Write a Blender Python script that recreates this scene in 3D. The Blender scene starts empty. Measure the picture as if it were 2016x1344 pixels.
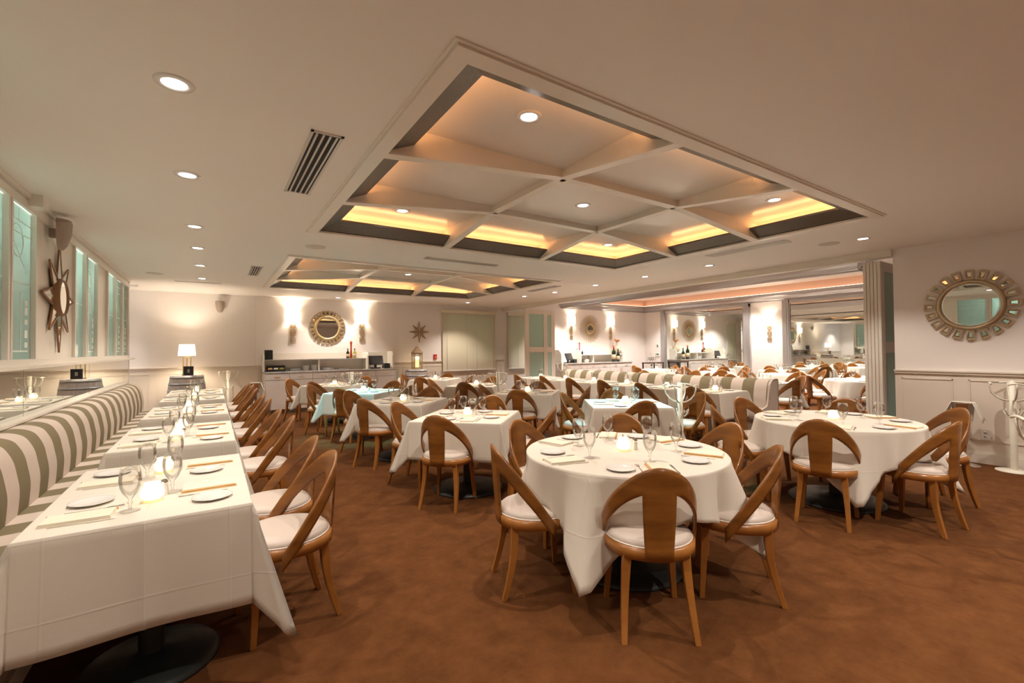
import bpy, bmesh, math, random
from mathutils import Vector, Matrix, Euler
random.seed(7)
PI=math.pi
S=bpy.context.scene
COL=S.collection
# ---------------------------------------------------------------- camera, world, exposure
cd=bpy.data.cameras.new('camera'); cam=bpy.data.objects.new('camera',cd); COL.objects.link(cam)
YAW,PITCH,ROLL=math.radians(33.5208),math.radians(.9417),math.radians(-.5715)
F=Vector((math.sin(YAW)*math.cos(PITCH),math.cos(YAW)*math.cos(PITCH),math.sin(PITCH)))
R0=Vector((math.cos(YAW),-math.sin(YAW),0)); U0=R0.cross(F)
RT=R0*math.cos(ROLL)+U0*math.sin(ROLL); UP=U0*math.cos(ROLL)-R0*math.sin(ROLL)
cam.matrix_world=Matrix((( RT.x,UP.x,-F.x,0),(RT.y,UP.y,-F.y,0),(RT.z,UP.z,-F.z,1.45),(0,0,0,1)))
cd.sensor_width=36; cd.lens=36*890.4553/2016; cd.clip_start=.05; cd.clip_end=60
S.camera=cam
w=bpy.data.worlds.new('world'); S.world=w; w.use_nodes=True
w.node_tree.nodes['Background'].inputs[0].default_value=(.95,.78,.62,1)
w.node_tree.nodes['Background'].inputs[1].default_value=.05
S.view_settings.view_transform='Standard'; S.view_settings.look='None'
S.view_settings.gamma=1; S.view_settings.use_curve_mapping=False
S.view_settings.exposure=1.12
SPOT=46.0          # power of one ceiling downlight
WARM=(1,.88,.76); COOL=(.24,.90,1.0); NEUT=(1,.92,.84)

# ---------------------------------------------------------------- materials
def mat(name,col,rough=.5,metal=0,**k):
    m=bpy.data.materials.new(name); m.use_nodes=True
    b=m.node_tree.nodes['Principled BSDF']
    b.inputs['Base Color'].default_value=(*col,1); b.inputs['Roughness'].default_value=rough; b.inputs['Metallic'].default_value=metal
    if 'emit' in k:
        b.inputs['Emission Color'].default_value=(*k['emit'],1); b.inputs['Emission Strength'].default_value=k['es']
    if 'spec' in k: b.inputs['Specular IOR Level'].default_value=k['spec']
    if 'coat' in k: b.inputs['Coat Weight'].default_value=k['coat']
    if 'noise' in k or 'bump' in k:
        nt=m.node_tree; tc=nt.nodes.new('ShaderNodeTexCoord'); mp=nt.nodes.new('ShaderNodeMapping')
        nt.links.new(tc.outputs['Object'],mp.inputs[0]); mp.inputs['Scale'].default_value=k.get('scale3',(1,1,1))
        n=nt.nodes.new('ShaderNodeTexNoise'); n.inputs['Scale'].default_value=k.get('scale',10); n.inputs['Detail'].default_value=k.get('detail',4); n.inputs['Roughness'].default_value=k.get('nrough',.5)
        nt.links.new(mp.outputs[0],n.inputs[0])
        if 'noise' in k:
            r=nt.nodes.new('ShaderNodeValToRGB'); r.color_ramp.elements[0].position=.3; r.color_ramp.elements[1].position=.7
            r.color_ramp.elements[0].color=(*k['noise'],1); r.color_ramp.elements[1].color=(*col,1)
            nt.links.new(n.outputs[0],r.inputs[0]); nt.links.new(r.outputs[0],b.inputs['Base Color'])
        if 'bump' in k:
            n2=nt.nodes.new('ShaderNodeTexNoise'); n2.inputs['Scale'].default_value=k.get('bscale',200); nt.links.new(tc.outputs['Object'],n2.inputs[0])
            bp=nt.nodes.new('ShaderNodeBump'); bp.inputs['Strength'].default_value=k['bump']; bp.inputs['Distance'].default_value=k.get('bd',.01)
            nt.links.new(n2.outputs[0],bp.inputs['Height']); nt.links.new(bp.outputs[0],b.inputs['Normal'])
    return m
M={}
M['wall']=mat('wall_paint',(.84,.79,.755),.6,bump=.05,bscale=300)
M['wain']=mat('wainscot_paint',(.76,.68,.59),.45)
M['ceil']=mat('ceiling_paint',(.87,.835,.79),.6,bump=.04,bscale=200)
M['cream']=mat('cream_satin_paint',(.80,.745,.66),.3)
M['panel']=mat('coffer_panel_paint',(.76,.70,.64),.22)
M['carpet']=mat('brown_carpet',(.160,.062,.020),.95,noise=(.085,.031,.0095),scale=6,detail=15,nrough=.74,bump=.6,bscale=420,bd=.004,spec=.1)
M['dark']=mat('brushed_pewter_trim',(.20,.185,.165),.42,.6,noise=(.155,.14,.12),scale=30,scale3=(1,1,8))
M['silver']=mat('silver_leaf_trim',(.50,.49,.50),.28,.75)
M['wood']=mat('stained_maple',(.41,.165,.034),.30,noise=(.25,.088,.015),scale=7,scale3=(1,1,.22),detail=6,coat=.15)
M['woodd']=mat('stained_maple_back',(.34,.135,.026),.30,noise=(.17,.060,.009),scale=9,scale3=(.35,.35,1.6),detail=6,coat=.15)
M['seat']=mat('cream_vinyl',(.60,.52,.46),.45)
M['pipe']=mat('cream_piping',(.80,.74,.68),.5)
M['cloth']=mat('ivory_linen',(.74,.69,.61),.85,bump=.12,bscale=500,spec=.2)
M['napk']=mat('cream_napkin',(.84,.77,.63),.85,spec=.2)
M['napk2']=mat('amber_napkin_hem',(.80,.50,.23),.85,spec=.2)
M['porc']=mat('white_porcelain',(.80,.78,.76),.12)
M['steel']=mat('polished_steel',(.72,.70,.68),.16,1)
M['chrome']=mat('chrome',(.80,.80,.80),.06,1)
M['brass']=mat('brushed_brass',(.72,.50,.20),.3,1)
M['gold']=mat('gilt_frame',(.62,.47,.26),.35,.85)
M['champ']=mat('champagne_frame',(.52,.42,.29),.35,.8)
M['mirror']=mat('mirror_glass',(.82,.86,.84),.015,1)
M['black']=mat('black_plastic',(.018,.018,.02),.35)
M['scr']=mat('dark_screen',(.05,.05,.05),.18)
M['iron']=mat('black_cast_iron',(.025,.03,.03),.42,.2)
M['white']=mat('cream_white_enamel',(.80,.77,.66),.35)
M['cab']=mat('cabinet_paint',(.72,.67,.64),.4)
M['cabg']=mat('cabinet_gap_shade',(.30,.26,.23),.5)  # darkened so gaps round drawers and doors read as shade
M['granite']=mat('speckled_granite',(.72,.69,.66),.2,noise=(.22,.19,.17),scale=70,detail=6)
M['teal']=mat('frosted_green_glass',(.40,.60,.52),.28,0)
M['bluel']=mat('blind_slat',(.78,.70,.54),.5)
M['outer']=mat('dusk_window_glass',(.30,.48,.44),.12,0,emit=(.50,.75,.68),es=.22)
M['oakb']=mat('weathered_barrel_oak',(.50,.45,.41),.6,noise=(.36,.31,.28),scale=8,scale3=(6,6,.5))
M['hoop']=mat('galvanised_hoop',(.36,.38,.40),.4,.7)
M['red']=mat('red_alarm_plastic',(.60,.03,.02),.4)
M['rwood']=mat('red_brown_pepper_mill_wood',(.36,.06,.022),.25)
M['bottle']=mat('dark_green_bottle_glass',(.012,.022,.012),.08)
M['label']=mat('bottle_label_paper',(.60,.45,.28),.6)
M['redf']=mat('red_foil',(.55,.02,.02),.35)
M['olive']=mat('olive_oil_glass',(.40,.38,.05),.1)
M['lant']=mat('lantern_weathered_wood',(.42,.30,.18),.6)
M['vase']=mat('woven_vase',(.55,.47,.35),.7,bump=.6,bscale=60)
M['flower']=mat('dried_orange_flower',(.60,.27,.12),.8)
M['espresso']=mat('espresso_wood',(.05,.022,.015),.35)
M['starw']=mat('walnut_star_frame',(.24,.11,.04),.35)
M['spk']=mat('taupe_speaker_grille',(.36,.29,.24),.5)
M['grille']=mat('white_speaker_grille',(.62,.58,.52),.6)
M['darkgap']=mat('duct_shade',(.03,.03,.03),.8)  # near-black colour standing for the shade inside vents
M['vent']=mat('vent_aluminium',(.70,.67,.62),.35,.4)
M['night']=mat('night_window',(.035,.04,.05),.08)
M['trunk']=mat('tree_bark',(.06,.045,.03),.8)
M['exit']=mat('exit_sign_face',(.8,.1,.1),.4,emit=(1,.12,.12),es=1.6)
M['twinkle']=mat('fairy_bulb',(1,1,1),.4,emit=(.9,.95,1),es=9)
M['strip']=mat('cove_led',(1,.6,.3),.5,emit=(1,.47,.18),es=11)
M['lens']=mat('downlight_lens',(1,1,1),.5,emit=(1,.88,.84),es=9)
M['lensc']=mat('downlight_lens_cool',(1,1,1),.5,emit=(.85,.97,1),es=9)
M['shade']=mat('lit_fabric_shade',(.95,.85,.72),.8,emit=(1,.84,.62),es=1.6)
M['wax']=mat('lit_candle_wax',(.95,.75,.4),.6,emit=(1,.62,.18),es=1.1)
M['waxt']=mat('flame_glow',(1,.8,.4),.6,emit=(1,.80,.42),es=4)
M['votive']=mat('lit_frosted_votive_glass',(.95,.86,.70),.35,emit=(1,.78,.48),es=.75)
M['votb']=mat('votive_wax_base',(.95,.75,.4),.35,emit=(1,.62,.22),es=.35)
M['amber']=mat('flame',(1,.8,.4),.6,emit=(1,.75,.35),es=8)
M['etch']=mat('clear_etched_line',(.86,.92,.88),.3)
M['salt']=mat('salt_in_glass',(.78,.76,.72),.15)
M['pepper']=mat('peppercorns',(.10,.08,.07),.3)
M['wlamp']=mat('white_switch_plastic',(.75,.72,.68),.4)
M['lcd']=mat('green_display',(.05,.5,.1),.3,emit=(.1,1,.2),es=1)
def creases(m,step=.30):
    nt=m.node_tree; tc=nt.nodes.new('ShaderNodeTexCoord'); sp=nt.nodes.new('ShaderNodeSeparateXYZ'); nt.links.new(tc.outputs['Object'],sp.inputs[0]); last=None
    for k in range(3):
        a=nt.nodes.new('ShaderNodeMath'); a.operation='MULTIPLY_ADD'; a.inputs[1].default_value=1/step; a.inputs[2].default_value=[.5,.5,.03][k]; nt.links.new(sp.outputs[k],a.inputs[0])
        f=nt.nodes.new('ShaderNodeMath'); f.operation='PINGPONG'; f.inputs[1].default_value=.5; nt.links.new(a.outputs[0],f.inputs[0])
        r=nt.nodes.new('ShaderNodeMapRange'); r.inputs[1].default_value=.478; r.inputs[2].default_value=.5; nt.links.new(f.outputs[0],r.inputs[0])
        if last is None: last=r.outputs[0]
        else:
            d=nt.nodes.new('ShaderNodeMath'); d.operation='ADD'; nt.links.new(last,d.inputs[0]); nt.links.new(r.outputs[0],d.inputs[1]); last=d.outputs[0]
    bp=nt.nodes.new('ShaderNodeBump'); bp.inputs['Strength'].default_value=.28; bp.inputs['Distance'].default_value=.003; nt.links.new(last,bp.inputs['Height'])
    b=nt.nodes['Principled BSDF']; old=b.inputs['Normal'].links[0].from_node if b.inputs['Normal'].is_linked else None
    if old: nt.links.new(old.outputs[0],bp.inputs['Normal'])
    nt.links.new(bp.outputs[0],b.inputs['Normal'])
creases(M['cloth'])
def glassmat(name,tint=(1,1,1),refl=.12,rough=.0,frost=0,fcol=(.5,.8,.75)):
    m=bpy.data.materials.new(name); m.use_nodes=True; nt=m.node_tree; nt.nodes.clear()
    o=nt.nodes.new('ShaderNodeOutputMaterial'); t=nt.nodes.new('ShaderNodeBsdfTransparent'); t.inputs[0].default_value=(*tint,1)
    g=nt.nodes.new('ShaderNodeBsdfGlossy'); g.inputs['Roughness'].default_value=rough
    lw=nt.nodes.new('ShaderNodeLayerWeight'); lw.inputs[0].default_value=.28
    mp=nt.nodes.new('ShaderNodeMath'); mp.operation='MULTIPLY_ADD'; mp.inputs[1].default_value=.6; mp.inputs[2].default_value=refl*.3
    nt.links.new(lw.outputs['Fresnel'],mp.inputs[0]); mp.use_clamp=True
    x=nt.nodes.new('ShaderNodeMixShader'); nt.links.new(mp.outputs[0],x.inputs[0]); nt.links.new(t.outputs[0],x.inputs[1]); nt.links.new(g.outputs[0],x.inputs[2])
    last=x
    if frost:
        tl=nt.nodes.new('ShaderNodeBsdfTranslucent'); tl.inputs[0].default_value=(*fcol,1)
        df=nt.nodes.new('ShaderNodeBsdfDiffuse'); df.inputs[0].default_value=(*[c*.8 for c in fcol],1)
        a=nt.nodes.new('ShaderNodeMixShader'); a.inputs[0].default_value=.35; nt.links.new(tl.outputs[0],a.inputs[1]); nt.links.new(df.outputs[0],a.inputs[2])
        gl=nt.nodes.new('ShaderNodeBsdfGlossy'); gl.inputs['Roughness'].default_value=.12
        c=nt.nodes.new('ShaderNodeMixShader'); nt.links.new(mp.outputs[0],c.inputs[0]); nt.links.new(a.outputs[0],c.inputs[1]); nt.links.new(gl.outputs[0],c.inputs[2]); last=c
    nt.links.new(last.outputs[0],o.inputs[0]); return m
M['glass']=glassmat('clear_glass',(.985,.985,.98),.10)
M['clear']=glassmat('lantern_glass',(.98,.98,.97),.10)
M['frost']=glassmat('frosted_teal_glass',frost=1,fcol=(.60,.76,.70))
def stripes():
    m=bpy.data.materials.new('olive_striped_fabric'); m.use_nodes=True; nt=m.node_tree; b=nt.nodes['Principled BSDF']; b.inputs['Roughness'].default_value=.8
    b.inputs['Specular IOR Level'].default_value=.2
    g=nt.nodes.new('ShaderNodeNewGeometry'); s=nt.nodes.new('ShaderNodeSeparateXYZ'); nt.links.new(g.outputs['Position'],s.inputs[0])
    a=nt.nodes.new('ShaderNodeMath'); a.operation='DIVIDE'; a.inputs[1].default_value=.40; nt.links.new(s.outputs[1],a.inputs[0])
    f=nt.nodes.new('ShaderNodeMath'); f.operation='FRACT'; nt.links.new(a.outputs[0],f.inputs[0])
    c=nt.nodes.new('ShaderNodeMath'); c.operation='GREATER_THAN'; c.inputs[1].default_value=.5; nt.links.new(f.outputs[0],c.inputs[0])
    x=nt.nodes.new('ShaderNodeMix'); x.data_type='RGBA'; nt.links.new(c.outputs[0],x.inputs[0])
    x.inputs[6].default_value=(.245,.205,.125,1); x.inputs[7].default_value=(.66,.57,.50,1); nt.links.new(x.outputs[2],b.inputs['Base Color'])
    return m
M['stripe']=stripes()

# ---------------------------------------------------------------- mesh helpers
class MB:
    def __init__(s): s.v=[]; s.f=[]; s.sm=[]
    def add(s,vs,fs,smooth=False,T=None):
        o=len(s.v)
        s.v+= [tuple(T@Vector(v)) if T else tuple(v) for v in vs]
        s.f+= [tuple(i+o for i in f) for f in fs]; s.sm+=[smooth]*len(fs)
        return s
    def box(s,x0,x1,y0,y1,z0,z1,T=None):
        vs=[(x,y,z) for z in (z0,z1) for y in (y0,y1) for x in (x0,x1)]
        return s.add(vs,[(0,2,3,1),(4,5,7,6),(0,1,5,4),(2,6,7,3),(0,4,6,2),(1,3,7,5)],T=T)
    def bar(s,a,b,w,h,T=None,up=Vector((0,0,1))):
        a=Vector(a); b=Vector(b); d=(b-a).normalized()
        if abs(d.dot(up))>.98: up=Vector((0,1,0)) if abs(d.y)<.9 else Vector((1,0,0))
        x=d.cross(up).normalized(); y=x.cross(d)
        vs=[p+x*i*w/2+y*j*h/2 for p in (a,b) for i,j in ((-1,-1),(1,-1),(1,1),(-1,1))]
        return s.add(vs,[(0,1,2,3),(7,6,5,4),(0,4,5,1),(1,5,6,2),(2,6,7,3),(3,7,4,0)],T=T)
    def lathe(s,pr,n=20,T=None,smooth=True,cap=True,sx=1,sy=1):
        vs=[];fs=[]
        for r,z in pr:
            for i in range(n):
                a=2*PI*i/n; vs.append((r*math.cos(a)*sx,r*math.sin(a)*sy,z))
        for k in range(len(pr)-1):
            for i in range(n):
                j=(i+1)%n; fs.append((k*n+i,k*n+j,(k+1)*n+j,(k+1)*n+i))
        s.add(vs,fs,smooth,T)
        if cap:
            if pr[0][0]>1e-4: s.add(vs[:n],[tuple(range(n))[::-1]],False,T)
            if pr[-1][0]>1e-4: s.add(vs[-n:],[tuple(range(n))],False,T)
        return s
    def tube(s,pts,r,n=8,T=None,closed=False):
        pts=[Vector(p) for p in pts]; N=len(pts); rr=r if isinstance(r,(list,tuple)) else [r]*N
        vs=[];fs=[];up=None
        for i,p in enumerate(pts):
            if closed: d=pts[(i+1)%N]-pts[i-1]
            else: d=pts[min(i+1,N-1)]-pts[max(i-1,0)]
            d.normalize()
            if up is None: up=Vector((0,0,1)) if abs(d.z)<.9 else Vector((1,0,0))
            x=d.cross(up); x.normalize(); y=x.cross(d); up=y
            for k in range(n):
                a=2*PI*k/n; vs.append(p+(x*math.cos(a)+y*math.sin(a))*rr[i])
        for i in range(N if closed else N-1):
            for k in range(n):
                a,b=i*n,((i+1)%N)*n; q=(k+1)%n; fs.append((a+k,b+k,b+q,a+q))
        if not closed: fs+= [tuple(range(n)),tuple(range((N-1)*n,N*n))[::-1]]
        return s.add(vs,fs,True,T)
    def prism(s,poly,a0,a1,axis='y',T=None,smooth=False):
        n=len(poly)
        def P(u,v,a): return {'y':(u,a,v),'z':(u,v,a),'x':(a,u,v)}[axis]
        vs=[P(u,v,a0) for u,v in poly]+[P(u,v,a1) for u,v in poly]
        s.add(vs,[(i,(i+1)%n,(i+1)%n+n,i+n) for i in range(n)],smooth,T)
        s.add(vs,[tuple(range(n))[::-1],tuple(range(n,2*n))],False,T); return s
    def grid(s,fn,nu,nv,smooth=True,T=None):
        vs=[fn(i/nu,j/nv) for j in range(nv+1) for i in range(nu+1)]
        return s.add(vs,[(j*(nu+1)+i,j*(nu+1)+i+1,(j+1)*(nu+1)+i+1,(j+1)*(nu+1)+i) for j in range(nv) for i in range(nu)],smooth,T)
    def mesh(s,name,m,thick=0,bevel=0,weld=False,recalc=True):
        me=bpy.data.meshes.new(name); me.from_pydata(s.v,[],s.f)
        for p,q in zip(me.polygons,s.sm): p.use_smooth=q
        bm=bmesh.new(); bm.from_mesh(me)
        if weld: bmesh.ops.remove_doubles(bm,verts=bm.verts,dist=1e-5)
        if recalc: bmesh.ops.recalc_face_normals(bm,faces=bm.faces)
        if thick: bmesh.ops.solidify(bm,geom=bm.faces[:],thickness=thick)
        if bevel: bmesh.ops.bevel(bm,geom=[e for e in bm.edges if len(e.link_faces)==2 and e.calc_face_angle(0)>.6],offset=bevel,segments=2,affect='EDGES',profile=.6)
        bm.to_mesh(me); bm.free(); me.materials.append(m); return me
    def build(s,name,m,parent=None,**k):
        o=bpy.data.objects.new(name,s.mesh(name,m,**k)); COL.objects.link(o)
        if parent: o.parent=parent
        return o
def tag(o,label,cat,group=None):
    o['label']=label; o['category']=cat
    if group: o['group']=group
    return o
def thing(name,label,cat,loc=(0,0,0),rz=0,group=None):
    o=bpy.data.objects.new(name,None); COL.objects.link(o); o.empty_display_size=.1
    o.location=loc; o.rotation_euler=(0,0,rz); return tag(o,label,cat,group)
def struct(name,mb,m,parent=None,**k):
    o=mb.build(name,m,parent,**k)
    if not parent: o['kind']='structure'
    return o
def sroot(name,loc=(0,0,0),rz=0):
    o=bpy.data.objects.new(name,None); COL.objects.link(o); o.location=loc; o.rotation_euler=(0,0,rz); o['kind']='structure'; return o
def dup(root,loc,rz=0,label=None,group=None):
    r=root.copy(); COL.objects.link(r); r.location=loc; r.rotation_euler=(0,0,rz)
    if label: r['label']=label
    if group: r['group']=group
    for ch in root.children:
        c=ch.copy(); COL.objects.link(c); c.parent=r
        for g in ch.children:
            d=g.copy(); COL.objects.link(d); d.parent=c
    return r
class Kind:      # first placement moves the prototype itself, later ones copy it
    def __init__(s,o): s.o=o; s.used=False
    def put(s,loc,rz,label,group=None):
        if not s.used:
            s.used=True; s.o.location=loc; s.o.rotation_euler=(0,0,rz); s.o['label']=label
            if group: s.o['group']=group
            return s.o
        return dup(s.o,loc,rz,label,group)
def Rz(a): return Matrix.Rotation(a,4,'Z')
def TL(x,y,z): return Matrix.Translation((x,y,z))

# ---------------------------------------------------------------- large structure
H=2.771; XL=-1.278; XR=7.837; YB=12.35; X2=14.65; Y0=-3.6; XH=-3.8; H2=3.05; RAIL=1.112
struct('floor',MB().box(XH-.2,X2+.3,Y0-.2,YB+.3,-.1,0),M['carpet'])
# coffers: inner opening x .97-5.57, y given
CO=[(1.81,5.29),(6.93,10.43)]; CX0,CX1=.97,5.57
c=MB()
c.box(XH,CX0,Y0,YB,H,H+.03); c.box(CX1,XR+.11,Y0,YB,H,H+.03)
c.box(CX0,CX1,Y0,CO[0][0],H,H+.03); c.box(CX0,CX1,CO[0][1],CO[1][0],H,H+.03); c.box(CX0,CX1,CO[1][1],YB,H,H+.03)
struct('ceiling',c,M['ceil'])
NT=[0]
def trim(mb,m,**k):
    NT[0]+=1; return struct('trim_%d'%NT[0],mb,m,**k)
for (y0,y1) in CO:
    # frame moulding, drops 15 mm under the ceiling with an inner rebate
    f=MB(); a,b=CX0,CX1; t=.095
    for (x0,x1,yy0,yy1) in ((a-t,b+t,y0-t,y0),(a-t,b+t,y1,y1+t),(a-t,a,y0,y1),(b,b+t,y0,y1)):
        f.box(x0,x1,yy0,yy1,H-.02,H+.03)
    for (x0,x1,yy0,yy1) in ((a-t-.02,b+t+.02,y0-t-.02,y0-t),(a-t-.02,b+t+.02,y1+t,y1+t+.02),(a-t-.02,a-t,y0-t,y1+t),(b+t,b+t+.02,y0-t,y1+t)):
        f.box(x0,x1,yy0,yy1,H-.008,H+.01)
    trim(f,M['cream'])
    # pewter cove moulding: slopes up and inwards to a lip
    d=MB(); zi,zo,L=H+.085,H+.005,.185
    q=[(a,y0),(b,y0),(b,y1),(a,y1)]; r=[(a+L,y0+L),(b-L,y0+L),(b-L,y1-L),(a+L,y1-L)]; r2=[(a+L+.0,y0+L),(b-L,y0+L),(b-L,y1-L),(a+L,y1-L)]
    vs=[(*p,zo) for p in q]+[(*p,zi) for p in r]+[(*p,zi+.022) for p in r]+[(*p,zo+.035) for p in q]
    fs=[]
    for i in range(4):
        j=(i+1)%4; fs+=[(i,j,4+j,4+i),(4+i,4+j,8+j,8+i),(8+i,8+j,12+j,12+i)]
    d.add(vs,fs); trim(d,M['dark'])
    # recess walls and raised ceiling panel
    u=MB(); zt=2.965
    u.box(a-.02,b+.02,y0-.02,y1+.02,zt,zt+.03)
    u.box(a-.03,a,y0-.03,y1+.03,H+.03,zt+.03); u.box(b,b+.03,y0-.03,y1+.03,H+.03,zt+.03)
    u.box(a,b,y0-.03,y0,H+.03,zt+.03); u.box(a,b,y1,y1+.03,H+.03,zt+.03)
    struct('ceiling',u,M['panel'])
    # ribs: deep at the border, rising to the junctions
    xs=[a+(b-a)/3,a+2*(b-a)/3]; ys=[y0+(y1-y0)/3,y0+2*(y1-y0)/3]
    rb=MB(); zj=2.915
    for x in xs:
        rb.prism([(y0,H-.005),(ys[0],zj),(ys[1],zj),(y1,H-.005),(y1,zt),(y0,zt)],x-.035,x+.035,'x')
        rb.prism([(y0,H-.02),(ys[0],zj-.014),(ys[1],zj-.014),(y1,H-.02),(y1,H-.0),(ys[1],zj+.004),(ys[0],zj+.004),(y0,H-.0)],x-.045,x+.045,'x')
    for y in ys:
        rb.prism([(a,H-.005),(xs[0],zj),(xs[1],zj),(b,H-.005),(b,zt),(a,zt)],y-.035,y+.035,'y')
        rb.prism([(a,H-.02),(xs[0],zj-.014),(xs[1],zj-.014),(b,H-.02),(b,H-.0),(xs[1],zj+.004),(xs[0],zj+.004),(a,H-.0)],y-.045,y+.045,'y')
    trim(rb,M['cream'])
    g=MB(); z=zi-.01
    for (x0,x1,yy0,yy1) in ((a+.07,b-.07,y0+.07,y0+.09),(a+.07,b-.07,y1-.09,y1-.07),(a+.07,a+.09,y0+.1,y1-.1),(b-.09,b-.07,y0+.1,y1-.1)):
        g.box(x0,x1,yy0,yy1,z,z+.012)
    o=g.build('cove_light_strip',M['strip'])
    tag(o,'amber light strip hidden in the cove of the %s ceiling coffer'%('large front' if y0<3 else 'farther'),'light strip')

def panels(x0,x1,n,y,z0,z1,nrm,axis):
    """raised rectangles of beading on a wall; axis 'x' = wall runs along x"""
    mb=MB(); g=.07; w=(x1-x0)/n
    for i in range(n):
        a=x0+i*w+g; b=x0+(i+1)*w-g
        for (p,q,r,s) in ((a,b,z0,z0+.014),(a,b,z1-.014,z1),(a,a+.014,z0,z1),(b-.014,b,z0,z1)):
            if axis=='x': mb.box(p,q,min(y,y+nrm*.008),max(y,y+nrm*.008),r,s)
            else: mb.box(min(y,y+nrm*.008),max(y,y+nrm*.008),p,q,r,s)
    return mb
# back wall, with shallow chimney-breast behind the sideboard
wb=MB(); wb.box(XH-.2,XR+.2,YB,YB+.2,0,H+.35); wb.box(.86,4.2,YB-.04,YB,RAIL,H)
wb.box(XR+.2,X2+.2,YB,YB+.2,0,3.4)
wallb=struct('wall_back',wb,M['wall'])
ww=MB(); ww.box(XH,XR,YB-.012,YB,0,RAIL-.02)
ww.box(XH,XR,YB-.03,YB,RAIL-.04,RAIL); ww.box(XH,XR,YB-.045,YB,RAIL-.012,RAIL+.006)
p=panels(XH,XR,17,YB-.012,.22,RAIL-.13,-1,'x'); ww.add(p.v,p.f); trim(ww,M['wain'])
struct('baseboard_back',MB().box(XH,XR,YB-.03,YB,0,.13).box(XH,XR,YB-.02,YB,.13,.15),M['cream'])
# right wall (near part) + wainscot
struct('wall_right',MB().box(XR,XR+.14,Y0,2.285,0,H),M['wall'])
ww=MB(); ww.box(XR-.01,XR,Y0,2.285,0,RAIL-.02); ww.box(XR-.03,XR,Y0,2.29,RAIL-.04,RAIL); ww.box(XR-.042,XR,Y0,2.29,RAIL-.012,RAIL+.006)
p=panels(Y0,2.285,9,XR-.01,.27,RAIL-.1,-1,'y'); ww.add(p.v,p.f); trim(ww,M['wain'])
struct('baseboard_right',MB().box(XR-.03,XR,Y0,2.285,0,.12).box(XR-.02,XR,Y0,2.285,.12,.145),M['cream'])
# header beam over the opening
trim(MB().box(XR-.05,XR+.11,2.285,YB,2.675,H).box(XR-.06,XR-.05,2.285,YB,2.69,H).box(XR+.0,XR+.06,2.6,YB,2.668,2.675),M['cream'])
struct('wall_rear',MB().box(XH-.2,X2+.2,Y0-.2,Y0,0,3.4),M['wall'])
struct('wall_far_left',MB().box(XH-.2,XH,Y0,YB,0,H),M['wall'])
# adjoining room
tr=MB(); RX0=10.3; RY0=3.5
tr.box(XR+.11,RX0,RY0-6.5,YB,H2,H2+.03); tr.box(RX0,X2,RY0-6.5,RY0,H2,H2+.03)
tr.box(RX0,X2,RY0,YB,3.35,3.38); tr.box(XR+.08,XR+.11,Y0,YB,H,H2+.03)
struct('ceiling',tr,M['ceil'])
M['peach']=mat('peach_frieze_paint',(.80,.54,.40),.6)
trim(MB().box(RX0-.02,RX0,RY0,YB,H2,3.38).box(RX0,X2,RY0-.02,RY0,H2,3.38).box(X2-.012,X2,RY0,YB,3.09,3.35).box(RX0,X2,YB-.012,YB,3.09,3.35),M['peach'])
def crown(axis,fixed,a0,a1,sgn,z0=2.86,z1=3.10):
    """stepped crown; sgn = direction the face looks towards"""
    P=[(0,z0),(-.03,z0),(-.03,z0+.03),(-.055,z0+.045),(-.085,z0+.11),(-.11,z0+.15),(-.135,z0+.16),(-.135,z1-.03),(-.16,z1-.02),(-.16,z1),(0,z1)]
    return MB().prism([(fixed+(-u*sgn),v) for u,v in P],a0,a1,axis)
trim(crown('y',RX0,RY0-.12,YB,-1,2.86,H2),M['silver'])
trim(crown('x',RY0,RX0-.12,X2,-1,2.86,H2),M['silver'])
trim(crown('y',X2,RY0,YB,-1),M['silver'])
trim(crown('x',YB,RX0,X2,-1),M['silver'])
g=MB().box(X2-.10,X2-.085,RY0,YB-.1,3.102,3.112).box(RX0+.1,X2-.1,YB-.10,YB-.085,3.102,3.112)
M['strip2']=mat('cove_led_peach',(1,.7,.5),.5,emit=(1,.62,.42),es=3.5)
tag(g.build('cove_light_strip',M['strip2']),'peach light strip on the silver crown of adjoining room','light strip')
struct('wall_far_right',MB().box(X2,X2+.2,Y0,YB,0,3.4),M['wall'])
# silver-framed wall mirrors in adjoining room
def wallmirror(y0,y1,label,cols):
    t=thing('wall_mirror',label,'mirror',(X2-.01,(y0+y1)/2,0),0); h=(y1-y0)/2
    f=MB()
    for a,b in ((-h,-h+.22),(h-.22,h)):
        f.box(-.07,-.005,a,b,.05,2.84); f.box(-.09,-.07,a+.03,b-.03,.05,2.84); f.box(-.1,-.09,a+.08,b-.08,.05,2.84)
    f.box(-.07,-.005,-h,h,2.76,2.84); f.box(-.07,-.005,-h,h,.05,.2)
    f.build('frame',M['silver'],t)
    MB().box(-.03,-.02,-h+.2,h-.2,.2,2.76).build('mirror_pane',M['mirror'],t)
wallmirror(7.99,11.5,'tall silver framed mirror between the thermostat and the lone sconce',1)
wallmirror(3.2,6.98,'tall silver framed mirror right of the lone sconce',1)

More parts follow.
